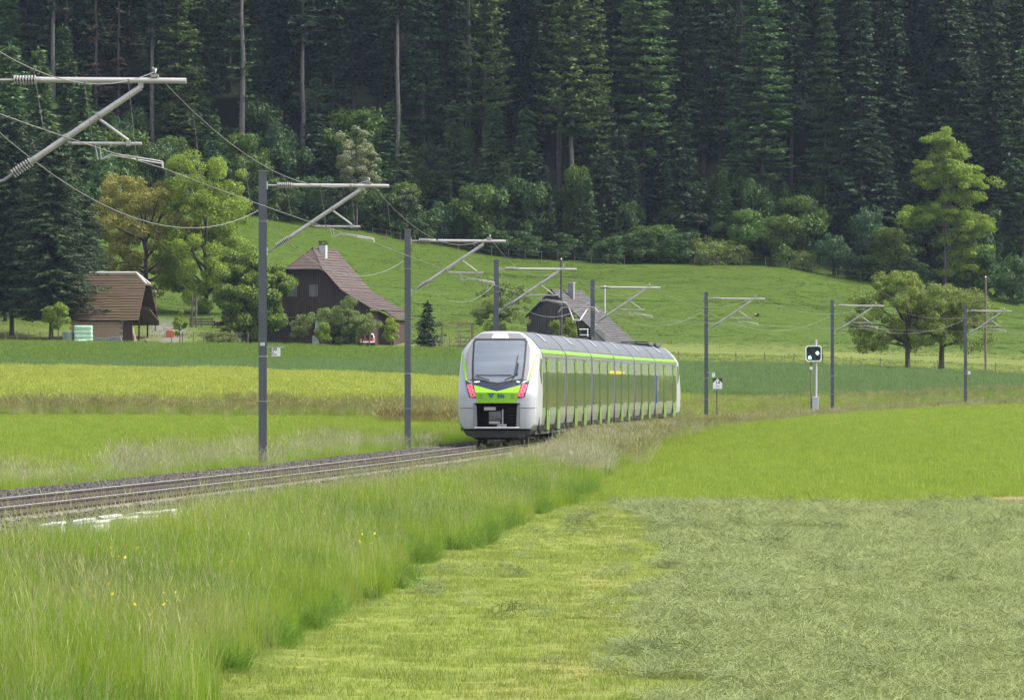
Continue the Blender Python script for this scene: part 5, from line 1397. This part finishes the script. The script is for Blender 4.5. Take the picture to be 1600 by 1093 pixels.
mk('fir_a', 36, 4.9, .20, m_sprl, 7, shape=.5, lev=1.15, droop=.25, nb=17, hang=.3)
mk('fir_b', 35, 4.2, .16, m_sprl, 8, shape=.6, lev=1.05, droop=.3, nb=16, hang=.35)
mk('bare_a', 36, 2.6, .62, m_spr, 9, shape=.6, lev=.7, gap=.2, bark=m_barkl, tr=.36)
mk('bare_b', 35, 2.9, .48, m_spr, 10, shape=.6, lev=1.0, gap=.1, bark=m_barkl, tr=.36)
mk('young_a', 15, 3.0, .08, m_sprl, 11, shape=1.0, lev=.5, sp=.36, wid=.11)
mk('young_b', 12, 2.6, .03, m_spr, 12, shape=.95, lev=.45, sp=.34, wid=.11)
mk('young_c', 18, 3.1, .16, m_spr, 13, shape=1.0, lev=.5, sp=.36, wid=.11, gap=.12)
mk('dead_a', 30, 2.4, .20, m_dead, 14, shape=.7, lev=.9, gap=.35, nb=4)
mk('sparse', 36, 2.2, .30, m_sprl, 15, shape=.5, lev=1.5, gap=.25, nb=4, bark=m_barkl, tr=.38, droop=.2, hang=.3)
mk('yard', 23, 6.4, .13, m_spr, 16, shape=.62, lev=.46, nb=22, droop=.45, sp=.25, wid=.075, top_r=.16)
mk('small', 6.3, 2.35, .02, m_spr, 17, shape=.8, lev=.26, nb=9, sp=.24, wid=.09, droop=.25)

def conifer(key, px, d, label, h=None, sxy=1.0, group=None, rz=None, name='spruce_tree', sink=.4):
    cr, tk, h0 = kinds[key]; s = (h / h0) if h else 1.0
    return tree(name, G(px, d, sink), tk, cr, label, 'tree', group, random.uniform(0, 6.28) if rz is None else rz, s, s * sxy)
GS = 'conifers of the forest behind the fields'
def hero(key, px, d, label, h=None, sxy=1.0): conifer(key, px, d, label, h, sxy, GS)
hero('tip_b', 277, 800, 'tall spruce with yellowish shoots above the light green yard tree', 37, 1.0)
hero('sparse', 378, 797, 'bare pale trunk with a few tiers of fir branches above the light yard tree', 42)
hero('bare_b', 473, 803, 'slim grey trunked spruce directly above the farmhouse left roof end', 37)
hero('dark_b', 440, 806, 'dark spruce just left of the slim grey trunk above the farmhouse', 38)
hero('dark_c', 520, 806, 'dark spruce behind the cream flowering tree', 38)
hero('bare_a', 621, 797, 'tall pale flaking trunk standing straight above the second mast', 42)
hero('dark_d', 662, 800, 'spruce with a crooked pale lower trunk right of the flaking trunk', 36)
hero('bare_a', 733, 804, 'light trunk bare to the picture top, left of the spruce with glowing tips', 46)
hero('tip_a', 757, 800, 'spruce with glowing shoot tips and bare reddish trunk above the train cab', 38, .95)
hero('dark_a', 815, 806, 'dark spruce in the gap left of the two bare trunks in the middle', 38, .8)
hero('bare_b', 873, 803, 'thinner left one of the two bare trunks in the middle of the forest', 38)
hero('tip_a', 893, 796, 'thick pale trunk with tip lit crown, right one of the two bare trunks', 40, 1.05)
hero('tip_b', 935, 798, 'spruce with bright right edge between the thick pale trunk and the feathery light fir', 33, .72)
hero('fir_a', 1005, 802, 'feathery light green fir hanging in layers at the middle top', 39, 1.05)
hero('young_c', 1067, 793, 'slender pointed spruce standing free before the forest, its whole outline visible', 20, .95)
hero('dark_a', 1100, 806, 'dark spruce behind the slender pointed one', 36)
hero('fir_a', 1190, 797, 'broad fir with silvery right edge above the mast next to the 14 sign', 37, 1.05)
hero('dark_d', 1237, 805, 'straight dark trunk right of the broad silvery fir', 40, .8)
hero('fir_b', 1290, 800, 'mid green fir right of the dark trunk with leaning birch stem before it', 34, .85)
hero('dark_b', 1345, 797, 'dark spruce reaching down to the pasture left of the yellow green tree', 35, 1.15)
hero('dark_b', 1392, 802, 'dark spruce directly left behind the yellow green tree', 38)
hero('dark_a', 1478, 806, 'wide dark spruce towering behind the yellow green tree', 40, 1.25)
hero('dark_a', 1555, 800, 'dark spruce between the yellow green tree and the right edge', 36)
hero('fir_b', 1598, 796, 'greener fir cut off by the right picture edge', 31, 1.0)
hero('dark_c', 40, 806, 'dark spruce trunk at the far left top corner', 38)
hero('bare_b', 83, 803, 'thin brownish trunk second from the left picture edge', 38)
hero('bare_b', 104, 808, 'thin trunk third from the left picture edge', 38)
hero('dead_a', 150, 800, 'brown half dead spruce behind the nearest mast arms', 26, 1.3)
hero('dead_a', 185, 803, 'brown withered spruce left of the tall yellowish one', 24, 1.2)
hero('bare_b', 238, 799, 'grey trunk left of the tall yellowish spruce', 38)
hero('dark_a', 325, 806, 'dark spruce between the yellowish one and the bare pale trunk', 38)
hero('young_a', 60, 792, 'lighter young fir above the big yard spruce at the left edge', 18, 1.0)
hero('young_a', 110, 796, 'light young fir under the brown withered spruce', 15, 1.1)
hero('young_a', 15, 770, 'lighter young fir at the left edge above the second huge yard spruce', 21, 1.1)
hero('young_a', 62, 762, 'light young fir second from the left edge above the farmyard spruces', 20, 1.2)
hero('young_a', 128, 768, 'light young fir between farmyard spruces and orange tinted maple', 18, 1.2)
hero('young_a', 335, 791, 'young fir left of the farmhouse chimney, above the light yard tree', 12, 1.0)
hero('young_b', 700, 791, 'small dark young spruce above the dark round yard spruce', 8, 1.0)
hero('young_a', 789, 791, 'young light spruce just above the third mast', 12, .95)
hero('young_a', 822, 794, 'taller young fir between third and fourth mast', 18, 1.05)
hero('young_b', 848, 791, 'dark young spruce over the pale apple tree', 12, 1.0)
hero('young_a', 918, 790, 'young spruce at the foot of the thick pale trunk', 11, 1.0)
hero('young_b', 952, 792, 'young dark spruce above the shingled barn roof', 14, 1.0)
hero('young_b', 985, 793, 'young dark spruce under the feathery light fir', 13, .9)
hero('young_a', 1130, 794, 'young fir left under the broad silvery fir', 11, 1.0)
# the stand behind
shared = {'dark_a': 'dark spruce deep in the forest, mostly hidden by others', 'dark_b': 'dark spruce deep in the forest, mostly hidden by others', 'dark_c': 'dark spruce deep in the forest, mostly hidden by others', 'dark_d': 'dark spruce deep in the forest, mostly hidden by others', 'bare_b': 'dark spruce deep in the forest, mostly hidden by others', 'fir_b': 'dark spruce deep in the forest, mostly hidden by others', 'tip_b': 'dark spruce deep in the forest, mostly hidden by others'}
LM = [(-20, 'the far left picture edge'), (60, 'the leftmost pale trunks'), (130, 'the brown half dead spruce'), (215, 'the brown withered spruce'), (300, 'the spruce with yellowish shoots'), (350, 'the bare pale trunk with fir tiers'), (420, 'the top of the tall mast'), (470, 'the slim grey trunk above the farmhouse'), (545, 'the cream flowering tree'), (600, 'the pale flaking trunk on its left side'), (645, 'the pale flaking trunk on its right side'), (710, 'the light trunk bare to the picture top'), (800, 'the spruce with glowing tips'), (860, 'the thinner of the two middle trunks'), (960, 'the thick pale trunk'), (1040, 'the feathery light fir'), (1130, 'the slender pointed spruce'), (1220, 'the broad silvery fir'), (1300, 'the mid green fir'), (1370, 'the dark spruce reaching the pasture'), (1430, 'the yellow green tree on its left side'), (1520, 'the yellow green tree on its right side'), (1600, 'the far right picture edge')]
lm_free = list(LM)
rs = random.Random(11); cnt = 0
for row, d in enumerate((809, 815, 822, 830, 839)):
    n_ = (21, 22, 21, 20, 19)[row]
    for i in range(n_):
        px = -60 + 1720 * (i + .5 + rs.uniform(-.38, .38)) / n_
        key = rs.choice(['dark_a', 'dark_b', 'dark_c', 'dark_a', 'dark_d', 'dark_b', 'bare_b', 'dark_c'])
        lab = shared[key]
        if row == 0 and lm_free:
            q_ = min(lm_free, key=lambda t: abs(t[0] - px)); lm_free.remove(q_); lab = 'dark spruce filling the gap just behind ' + q_[1]
        conifer(key, px, d + rs.uniform(-2.5, 2.5), lab, rs.uniform(31, 40), rs.uniform(.85, 1.2), GS); cnt += 1
for d, n_ in ((848, 17), (858, 16), (868, 16)):
    for i in range(n_):
        px = -40 + 1680 * (i + .5 + rs.uniform(-.38, .38)) / n_
        conifer(rs.choice(['dark_b', 'tip_b', 'dark_b']), px, d + rs.uniform(-3, 3), shared['dark_b'], rs.uniform(24, 36), rs.uniform(.95, 1.3), GS); cnt += 1
# trees just outside either side of the view, so that the forest does not end there
for i in range(44):
    sd_ = -1 if i % 2 else 1
    px = 800 + sd_ * rs.uniform(870, 1300)
    conifer(rs.choice(['dark_a', 'dark_b', 'fir_b', 'dark_c']), px, rs.uniform(798, 850), 'dark spruce of the forest beyond the picture edge', rs.uniform(30, 38), rs.uniform(.9, 1.25), GS)

# ---- broadleaf trees and shrubs along the forest edge
GE = 'shrubs along the forest edge'
def shrub_kind(seed, rx, h, mt, leaves, size=.26, n=34, **k):
    cl, rad = crown_clusters(rx, h * .5, h * .52, n, seed, .35, (.5, .95), .4)
    return leaf_cloud(cl, rad, int(leaves * 2.6) // n, size * .80, mt, seed, **k), trunk_mesh(h * .6, .12, .04, m_bark, 0, seed, limbs_to(cl, .3, h * .6, .1, 8, seed))
SH = {'g': shrub_kind(401, 2.0, 4.6, m_leafd, 3000), 'l': shrub_kind(402, 1.9, 5.6, m_leaf, 3000), 'b': shrub_kind(403, 1.8, 5.0, m_leafb, 2800), 'd': shrub_kind(404, 2.4, 4.0, m_leafd, 3200), 'p': shrub_kind(405, 1.5, 2.6, m_leafp, 1600, .2)}
def shrub(k, px, d, label, s=1.0, sxy=None, sink=.2, name='shrub'):
    return tree(name, G(px, d, sink), SH[k][1], SH[k][0], label, 'shrub', GE, random.uniform(0, 6), s, sxy)
shrub('l', 738, 789, 'round light green young tree standing free above the third mast arm', 1.75, 1.35, name='young_tree')
shrub('b', 694, 790, 'bluish green shrub right of the white blossoming bush', 1.25)
shrub('g', 1002, 788, 'left one of the two dense round bushes above the middle pasture', 1.05, 1.15)
shrub('g', 1060, 788, 'right one of the two dense round bushes above the middle pasture', .95, 1.1)
shrub('l', 1170, 790, 'loose green shrub under the broad silvery fir', 1.45, 1.2)
shrub('l', 1212, 788, 'yellowish green shrub under the straight dark trunk', 1.35, 1.35)
shrub('b', 1302, 787, 'bluish shrub standing alone before the dark spruce', 1.25, 1.0)
shrub('d', 1542, 784, 'big dark shrub below the right forest edge', 1.55, 1.3)
shrub('d', 1592, 780, 'dark shrub cut by the right picture edge', 1.5, 1.2)
shrub('d', 1490, 789, 'dark shrub at the foot of the yellow green tree', 1.2, 1.3)
shrub('p', 1118, 787, 'low pale bramble between the bushes and the 14 sign mast', 1.2, 1.5)
shrub('p', 1085, 789, 'low pale bramble right of the round bushes', 1.3, 1.2)
shrub('p', 1145, 788, 'low pale bramble left under the loose green shrub', 1.0, 1.5)
shrub('p', 1255, 788, 'low pale bramble right of the yellowish shrub', 1.0, 1.2)
shrub('d', 452, 787, 'dark bush on the slope left above the farmhouse', 1.2, 1.2)
shrub('g', 493, 788, 'green bush on the slope behind the farmhouse chimney', 1.25, 1.1)
shrub('d', 540, 788, 'dark bush below the cream flowering tree', 1.2, 1.3)
shrub('g', 597, 789, 'green bush right of the cream flowering tree', 1.2, 1.2)
shrub('d', 425, 786, 'dark bush on the slope behind the tall mast', 1.3, 1.2)
shrub('g', 350, 787, 'bush on the slope behind the light yard tree', 1.6, 1.2)
shrub('l', 388, 791, 'taller green shrub left of the tall mast top', 2.0, 1.3)
shrub('l', 545, 797, 'broad leafed tree in front of the dark spruces above the cream flowering one', 2.6, 2.0, name='maple_tree')
shrub('d', 880, 789, 'dark bush above the fourth mast arm', .9, 1.3)
shrub('d', 815, 788, 'dark bush above the third mast top', .9, 1.2)
shrub('g', 1350, 786, 'green bush at the foot of the dark spruce by the pasture', .8, 1.2)
shrub('d', 1420, 788, 'dark bush left under the yellow green tree', 1.0, 1.2)
shrub('d', 655, 787, 'dark bush right of the second mast top', 1.0, 1.2)
shrub('b', 250, 792, 'bush hidden behind the orange tinted tree', 1.7, 1.2)
shrub('l', 205, 776, 'light bush above the orange tinted tree', 2.3, 1.6)
shrub('d', 160, 760, 'broad dark bush behind the orange tinted maple left side', 2.4, 1.8)
shrub('g', 262, 772, 'green bush between the orange tinted and the light round tree', 2.2, 1.5)
shrub('d', 955, 787, 'dark bush above the shingled barn', .9, 1.1)
shrub('g', 770, 787, 'green bush left of the third mast top', .8, 1.2)
rs = random.Random(23)
for i in range(60):
    k_ = rs.choice('gglbld'); shrub(k_, -20 + 1640 * (i + rs.uniform(.1, .9)) / 60, rs.uniform(790, 804), 'leafy undergrowth between the trunks inside the forest edge', rs.uniform(1.0, 2.3), rs.uniform(1.0, 1.7))
for i in range(22):
    hero(rs.choice(['young_a', 'young_b', 'young_c', 'young_b']), -20 + 1640 * (i + rs.uniform(.1, .9)) / 22, rs.uniform(794, 808), 'young conifer growing under the tall trees inside the forest edge', rs.uniform(9, 19), rs.uniform(.9, 1.3))
cl, rad = crown_clusters(2.9, 4.6, 8.2, 60, 431, .45, (.5, .9), .3)
broadleaf('blossoming_tree', 557, 786, 'tree covered in cream blossom on the slope above the farmhouse', 12, 2.9, 4.6, 8.2, m_leafp, 431, 7500, .24, cl=cl, rad=rad, extra=m_bloss, efrac=.34, trunk_r=.2)
cl, rad = crown_clusters(1.5, 2.4, 3.6, 30, 433, .4, (.4, .8), .3)
broadleaf('blossoming_bush', 637, 788, 'bush dotted with white flowers above the second mast arm', 6, 1.5, 2.4, 3.6, m_leafd, 433, 2600, .24, cl=cl, rad=rad, extra=m_bloss, efrac=.16, trunk_r=.12)
# layered yellow green tree
r_ = np.random.default_rng(77); cl, rad = [], []
for (cx, cz, wx, nn_) in ((-.5, 19.6, 2.2, 9), (.6, 18.2, 2.3, 8), (-1.4, 16.2, 2.6, 10), (1.0, 16.0, 3.2, 13), (2.6, 14.4, 3.0, 12), (-2.2, 14.6, 2.0, 6), (2.0, 12.2, 2.4, 9), (-1.6, 10.4, 3.4, 14), (-3.6, 9.4, 2.6, 9), (1.6, 10.0, 3.2, 12), (4.0, 8.6, 2.6, 10), (2.2, 7.4, 2.6, 9), (3.4, 5.2, 2.4, 9), (2.4, 3.6, 2.0, 6)):
    for _ in range(nn_ * 2 + 4):
        cl.append((cx + r_.normal(0, .5) * wx, r_.normal(0, .5) * wx, cz + r_.normal(0, .5))); rad.append(r_.uniform(.55, 1.15))
broadleaf('beech_tree', 1478, 784, 'tall bright yellow green tree in layers against the dark forest', 21, 4, 9, 11, m_leafy, 441, 20000, .25, cl=cl, rad=rad, trunk_r=.24, bark=m_barkl, squash=.55, up=.9)
lb = MB(); lb.tube([(0, 0, -.5), (.5, 0, 4), (1.3, 0, 9)], [.10, .08, .04], 7); o = lb.build('birch_stem', m_bark, None, G(1256, 791)); tag(o, 'thin leaning pale birch stem before the dark forest', 'tree trunk')

# ---- trees around the farm
conifer('yard', 80, 649, 'huge dark spruce in the farmyard beside the shed roof', 22.5, 1.05, None, .4, sink=.2)
conifer('yard', 18, 655, 'second huge dark farmyard spruce, nearest the left picture edge', 24, 1.0, None, 2.4, sink=.2)
conifer('yard', 132, 672, 'dark spruce behind the shed roof, right of the huge ones', 14, 1.0, None, 4.4, sink=.2)
conifer('small', 668, 646, 'small dark round spruce right of the farmhouse', 4.9, 1.05, None, 1.0, sink=.1)
conifer('dark_a', 8, 668, 'tall spruce cut off by the left picture edge behind the farmyard one', 20, 1.1, None, 2.0)
broadleaf('maple_tree', 228, 690, 'broad orange tinted maple behind the shed', 15, 7.0, 6.2, 8.6, m_leafo, 451, 15000, .30, n=150, rc=(.7, 1.2), trunk_r=.32)
broadleaf('ash_tree', 322, 685, 'light green round tree between the shed and the tall mast', 17, 5.3, 7.4, 8.8, m_leafl, 453, 15000, .30, n=170, rc=(.7, 1.3), trunk_r=.3)
cl, rad = crown_clusters(4.1, 4.9, 5.2, 95, 455, .45, (.6, 1.1), .3)
broadleaf('walnut_tree', 393, 645, 'dense mid green tree reaching the ground, crossed by the tall mast', 11, 4.1, 5.2, 5.5, m_leaf, 455, 15000, .28, cl=cl, rad=rad, trunk_r=.25, extra=m_leafl, efrac=.45)
broadleaf('young_tree', 91, 638.5, 'small bright tree left of the wrapped bales', 4.4, 1.25, 1.35, 2.9, m_leafl, 457, 1800, .20, n=22, rc=(.3, .6), trunk_r=.06)
broadleaf('young_tree', 281, 640, 'tiny bright tree by the fence left of the dense yard tree', 3.6, .7, 1.1, 2.2, m_leafl, 459, 900, .17, n=14, rc=(.25, .45), trunk_r=.05)
for k, (px, h, rx, lb_, mt_) in enumerate(((468, 3.4, 1.0, 'little fruit tree before the left farmhouse wall', m_leafp), (517, 5.0, 1.9, 'larger fruit tree left of the middle before the farmhouse', m_leafp), (545, 5.2, 2.3, 'widest fruit tree before the farmhouse front', m_leafp), (566, 4.2, 1.3, 'fruit tree before the red farmhouse lean-to corner', m_leafp), (611, 3.0, .8, 'tiny fruit tree before the red lean-to wall', m_leafl), (505, 2.4, .6, 'low sapling left of the larger fruit trees', m_leafl))):
    broadleaf('fruit_tree', px, 640 - k * .8, lb_, h, rx, h * .34, h * .60, mt_, 470 + k * 3, int(1200 * rx + 500), .19, n=int(14 + rx * 16), rc=(.28, .6), trunk_r=.08, shell=.25, lump=.5, group='fruit trees before the farmhouse')
shrub('g', 538, 641, 'dark bush under the widest fruit tree', .5, .85)
shrub('p', 345, 641, 'low pale hedge plants by the fence left of the dense yard tree', .6, 1.4); shrub('p', 330, 642, 'low pale hedge plant left end by the fence', .5, 1.0)
broadleaf('apple_tree', 782, 652, 'loose pale apple tree rising behind the train cab', 7.6, 3.4, 2.9, 4.6, m_leafp, 491, 5200, .21, n=75, rc=(.35, .75), trunk_r=.2, shell=.25, lump=.5)
broadleaf('young_tree', 884, 650, 'yellowish bush in front of the grey barn', 3.6, 1.5, 1.5, 2.4, m_leafl, 493, 1800, .19, n=24, rc=(.3, .6), trunk_r=.07)
r_ = np.random.default_rng(5)
cl, rad = crown_clusters(5.2, 3.9, 5.7, 120, 495, .3, (.4, .9), .5)
for q_ in ((-4.6, 0, 3.0), (-5.0, .5, 3.9), (-3.8, -.6, 2.6), (-4.3, .3, 2.2), (3.6, 0, 3.0), (-2.6, -1.5, 2.4), (-5.3, 0, 4.8), (-3.2, .4, 3.4), (-2.2, -1, 3.2)): cl.append(q_); rad.append(.85)
broadleaf('fruit_tree', 1418, 597, 'left and taller one of the two old fruit trees in the right pasture', 9, 4.7, 3.4, 5.4, m_leafl, 495, 13000, .22, cl=cl, rad=rad, trunk_r=.27, extra=m_leafp, efrac=.4, lean=.02)
cl, rad = crown_clusters(5.4, 3.7, 5.4, 120, 497, .3, (.5, 1.0), .5)
for q_ in ((-3.6, 0, 2.8), (3.8, .5, 2.6), (4.6, -.6, 3.2), (-2.8, .3, 2.4), (2.6, -1, 2.4), (5.2, 0, 4.4)): cl.append(q_); rad.append(.9)
broadleaf('fruit_tree', 1471, 601, 'right one of the two old fruit trees, partly pale leaved', 9, 4.9, 3.3, 5.3, m_leafp, 497, 11000, .22, cl=cl, rad=rad, trunk_r=.30, extra=m_leafl, efrac=.3, lean=.03)
# yellow flowers on the pergola
cl = [(random.uniform(-1.2, 2), random.uniform(-.1, .5), 2.32 + random.uniform(-.05, .1)) for _ in range(26)]
link('climber', leaf_cloud(cl, [.2] * 26, 22, .12, m_yel, 9), pg)

# ---- poles, fences, bird
def pole(px, d, ytop, label, r=.13, mt=None, steps=False):
    b = G(px, d); h = P(px, ytop, d).z - b.z
    t = empty('wooden_pole', b, 0, label, 'pole', 'wooden poles in the fields')
    m = MB(); m.tube([(0, 0, -.4), (0, 0, h)], [r, r * .8], 10); m.build('shaft', mt or m_wood, t)
    if steps:
        m = MB()
        for k in range(26): m.box(((.12 if k % 2 else -.12), 0, 1.2 + k * .25), (.16, .03, .03))
        m.build('step', m_fit, t)
    m = MB(); m.tube([(0, 0, h), (0, 0, h + .12)], [r * .9, .02], 8); m.build('cap', m_fit, t)
    return t
pole(877, 648, 405, 'wooden pole with climbing steps before the grey barn gable', .13, m_boardg, True)
pole(945, 690, 447, 'grey pole with insulators behind the barn roof', .12, m_sig, True)
pole(1540, 596, 433, 'plain brown wooden pole right of the fruit trees', .12)
pole(243, 662, 455, 'thin wooden pole behind the shed right end', .10)
def fence(pts, d_of, label, post_h=1.1, r=.055, wires=2, mt=None):
    """posts with wires: each post is a part"""
    b = Vector(pts[0]); f = empty('wire_fence', b, 0, label, 'fence', 'wire fences')
    pm = MB(); pm.tube([(0, 0, -.2), (0, 0, post_h)], r, 6); pme = pm.mesh('fence_post', mt or m_wood)
    for p in pts: link('fence_post', pme, f, Vector(p) - b, (random.uniform(-.06, .06), random.uniform(-.06, .06), 0))
    w = MB()
    for k in range(wires): w.tube([Vector(p) - b + Vector((0, 0, post_h * (.92 - .4 * k))) for p in pts], .003, 4)
    w.build('fence_wire', m_fit, f); return f
fence([G(px, 784) for px in range(690, 1000, 26)], None, 'fence along the forest edge above the train', 1.3, .045)
fence([G(px, 783.5) for px in range(1085, 1410, 37)], None, 'fence along the forest edge above the right pasture', 1.3, .045)
fence([G(px, 781) for px in range(560, 650, 22)], None, 'fence on the slope right of the farmhouse chimney', 1.3, .045)
fence([G(px, 589 + (px - 1060) * .004) for px in range(1060, 1600, 45)], None, 'pasture fence behind the right wheat field', 1.15, .05)
fence([G(px, 638) for px in range(-10, 110, 18)], None, 'fence under the huge yard spruce', 1.1, .05)
fence([G(px, 637) for px in range(268, 395, 17)], None, 'fence in front of the dense yard tree', 1.3, .06)
fence([G(px, 641) for px in (681, 690, 703, 720, 733, 745)], None, 'paddock fence by the road right of the small dark spruce', 1.25, .06)
# rails and logs on the knoll
b0 = G(300, 668); lg = empty('log_pile', b0, 0, 'weathered plank fence and log heap on the knoll behind the tiny tree', 'log pile')
for k in range(3):
    m = MB(); m.box((1.0, 0, .3 + k * .28), (2.6, .08, .18)); m.build('plank', m_wood, lg)
for x in (-.2, 1.0, 2.2):
    m = MB(); m.box((x, .08, .5), (.12, .12, 1.1)); m.build('post', m_wood, lg)
m = MB()
for k in range(9): m.tube([(2.6 + random.uniform(-.2, 1.4), -.4, .15 + random.uniform(0, .5)), (2.9 + random.uniform(-.2, 1.4), 1.2, .2 + random.uniform(0, .5))], .13, 7)
m.build('log', m_redb, lg)
m = MB(); m.tube([(0, 0, -.2), (0, 0, 3.4)], .10, 7); m.tube([(.45, 0, -.2), (.45, 0, 3.4)], .10, 7); m.tube([(-1.6, 0, 2.0), (.4, 0, 1.9)], .06, 6); m.build('goal_frame', m_wood, lg)
m = MB(); m.prism([(-.45, 0), (.45, 0), (.45, .75), (.2, .85), (-.45, .8)], (0, .7, 0)); o = m.build('orange_tub', mat('orange_plastic', (.50, .15, .055), .6), None, G(266, 655, .05), bevel=.04); tag(o, 'orange tub by the lane behind the tiny tree', 'tub')
# bird of prey gliding before the pasture
bp_ = P(1183, 492.5, 372.0)
bd = empty('bird', bp_, .3, 'brown bird in flight beside the arm of the mast with the 14 sign', 'bird')
bm = bmesh.new()
m_bird = mat('bird_brown', (.105, .055, .035), .8, nscale=14, col2=(.03, .02, .018)); m_wing = mat('bird_wing', (.26, .17, .12), .7, nscale=10, col2=(.16, .12, .10))
m = MB(); m.tube([(-.22, 0, .0), (-.17, 0, .015), (-.10, 0, .0), (.02, 0, -.02), (.12, 0, -.035), (.22, 0, -.055)], [.012, .034, .042, .060, .045, .012], 10)
m.prism([(.18, -.05), (.34, -.085), (.33, -.06), (.20, -.03)], (0, .10, 0), (0, -.05, 0)); body = m.build('body', m_bird, bd, smooth=False)
for s, nm in ((-1, 0), (1, 0)):
    m = MB(); m.add([(-.06, s * .04, .02), (.08, s * .04, .01), (-.12, s * .24, .13), (.06, s * .26, .11), (-.02, s * .46, .12), (.07, s * .44, .10)], [(0, 1, 3, 2), (2, 3, 5, 4)])
    me_ = m.mesh('wing', m_wing); o = link('wing', me_, bd); so = o.modifiers.new('thick', 'SOLIDIFY'); so.thickness = .015
m = MB(); m.tube([(-.25, 0, -.012), (-.215, 0, 0)], [.003, .012], 6); m.build('beak', m_mark, bd)

# ---------------------------------------------------------------- air
hz = MB(); hz.box((0, 500, 100), (590, 1290, 210))
ho = hz.build('haze', []); 
lowest = CZ - 3 - 2.0; top = CZ + 180
for v in ho.data.vertices:
    v.co.z = lowest if v.co.z < 50 else top
m_hz = bpy.data.materials.new('haze'); m_hz.use_nodes = True; N_ = m_hz.node_tree.nodes; N_.clear()
ou = N_.new('ShaderNodeOutputMaterial'); pv = N_.new('ShaderNodeVolumePrincipled')
pv.inputs['Color'].default_value = (.58, .72, 1.0, 1); pv.inputs['Density'].default_value = .000030; pv.inputs['Anisotropy'].default_value = 0.2
m_hz.node_tree.links.new(pv.outputs[0], ou.inputs['Volume']); ho.data.materials.append(m_hz)
tag(ho, 'thin bluish haze filling the valley air', 'haze', kind='stuff')
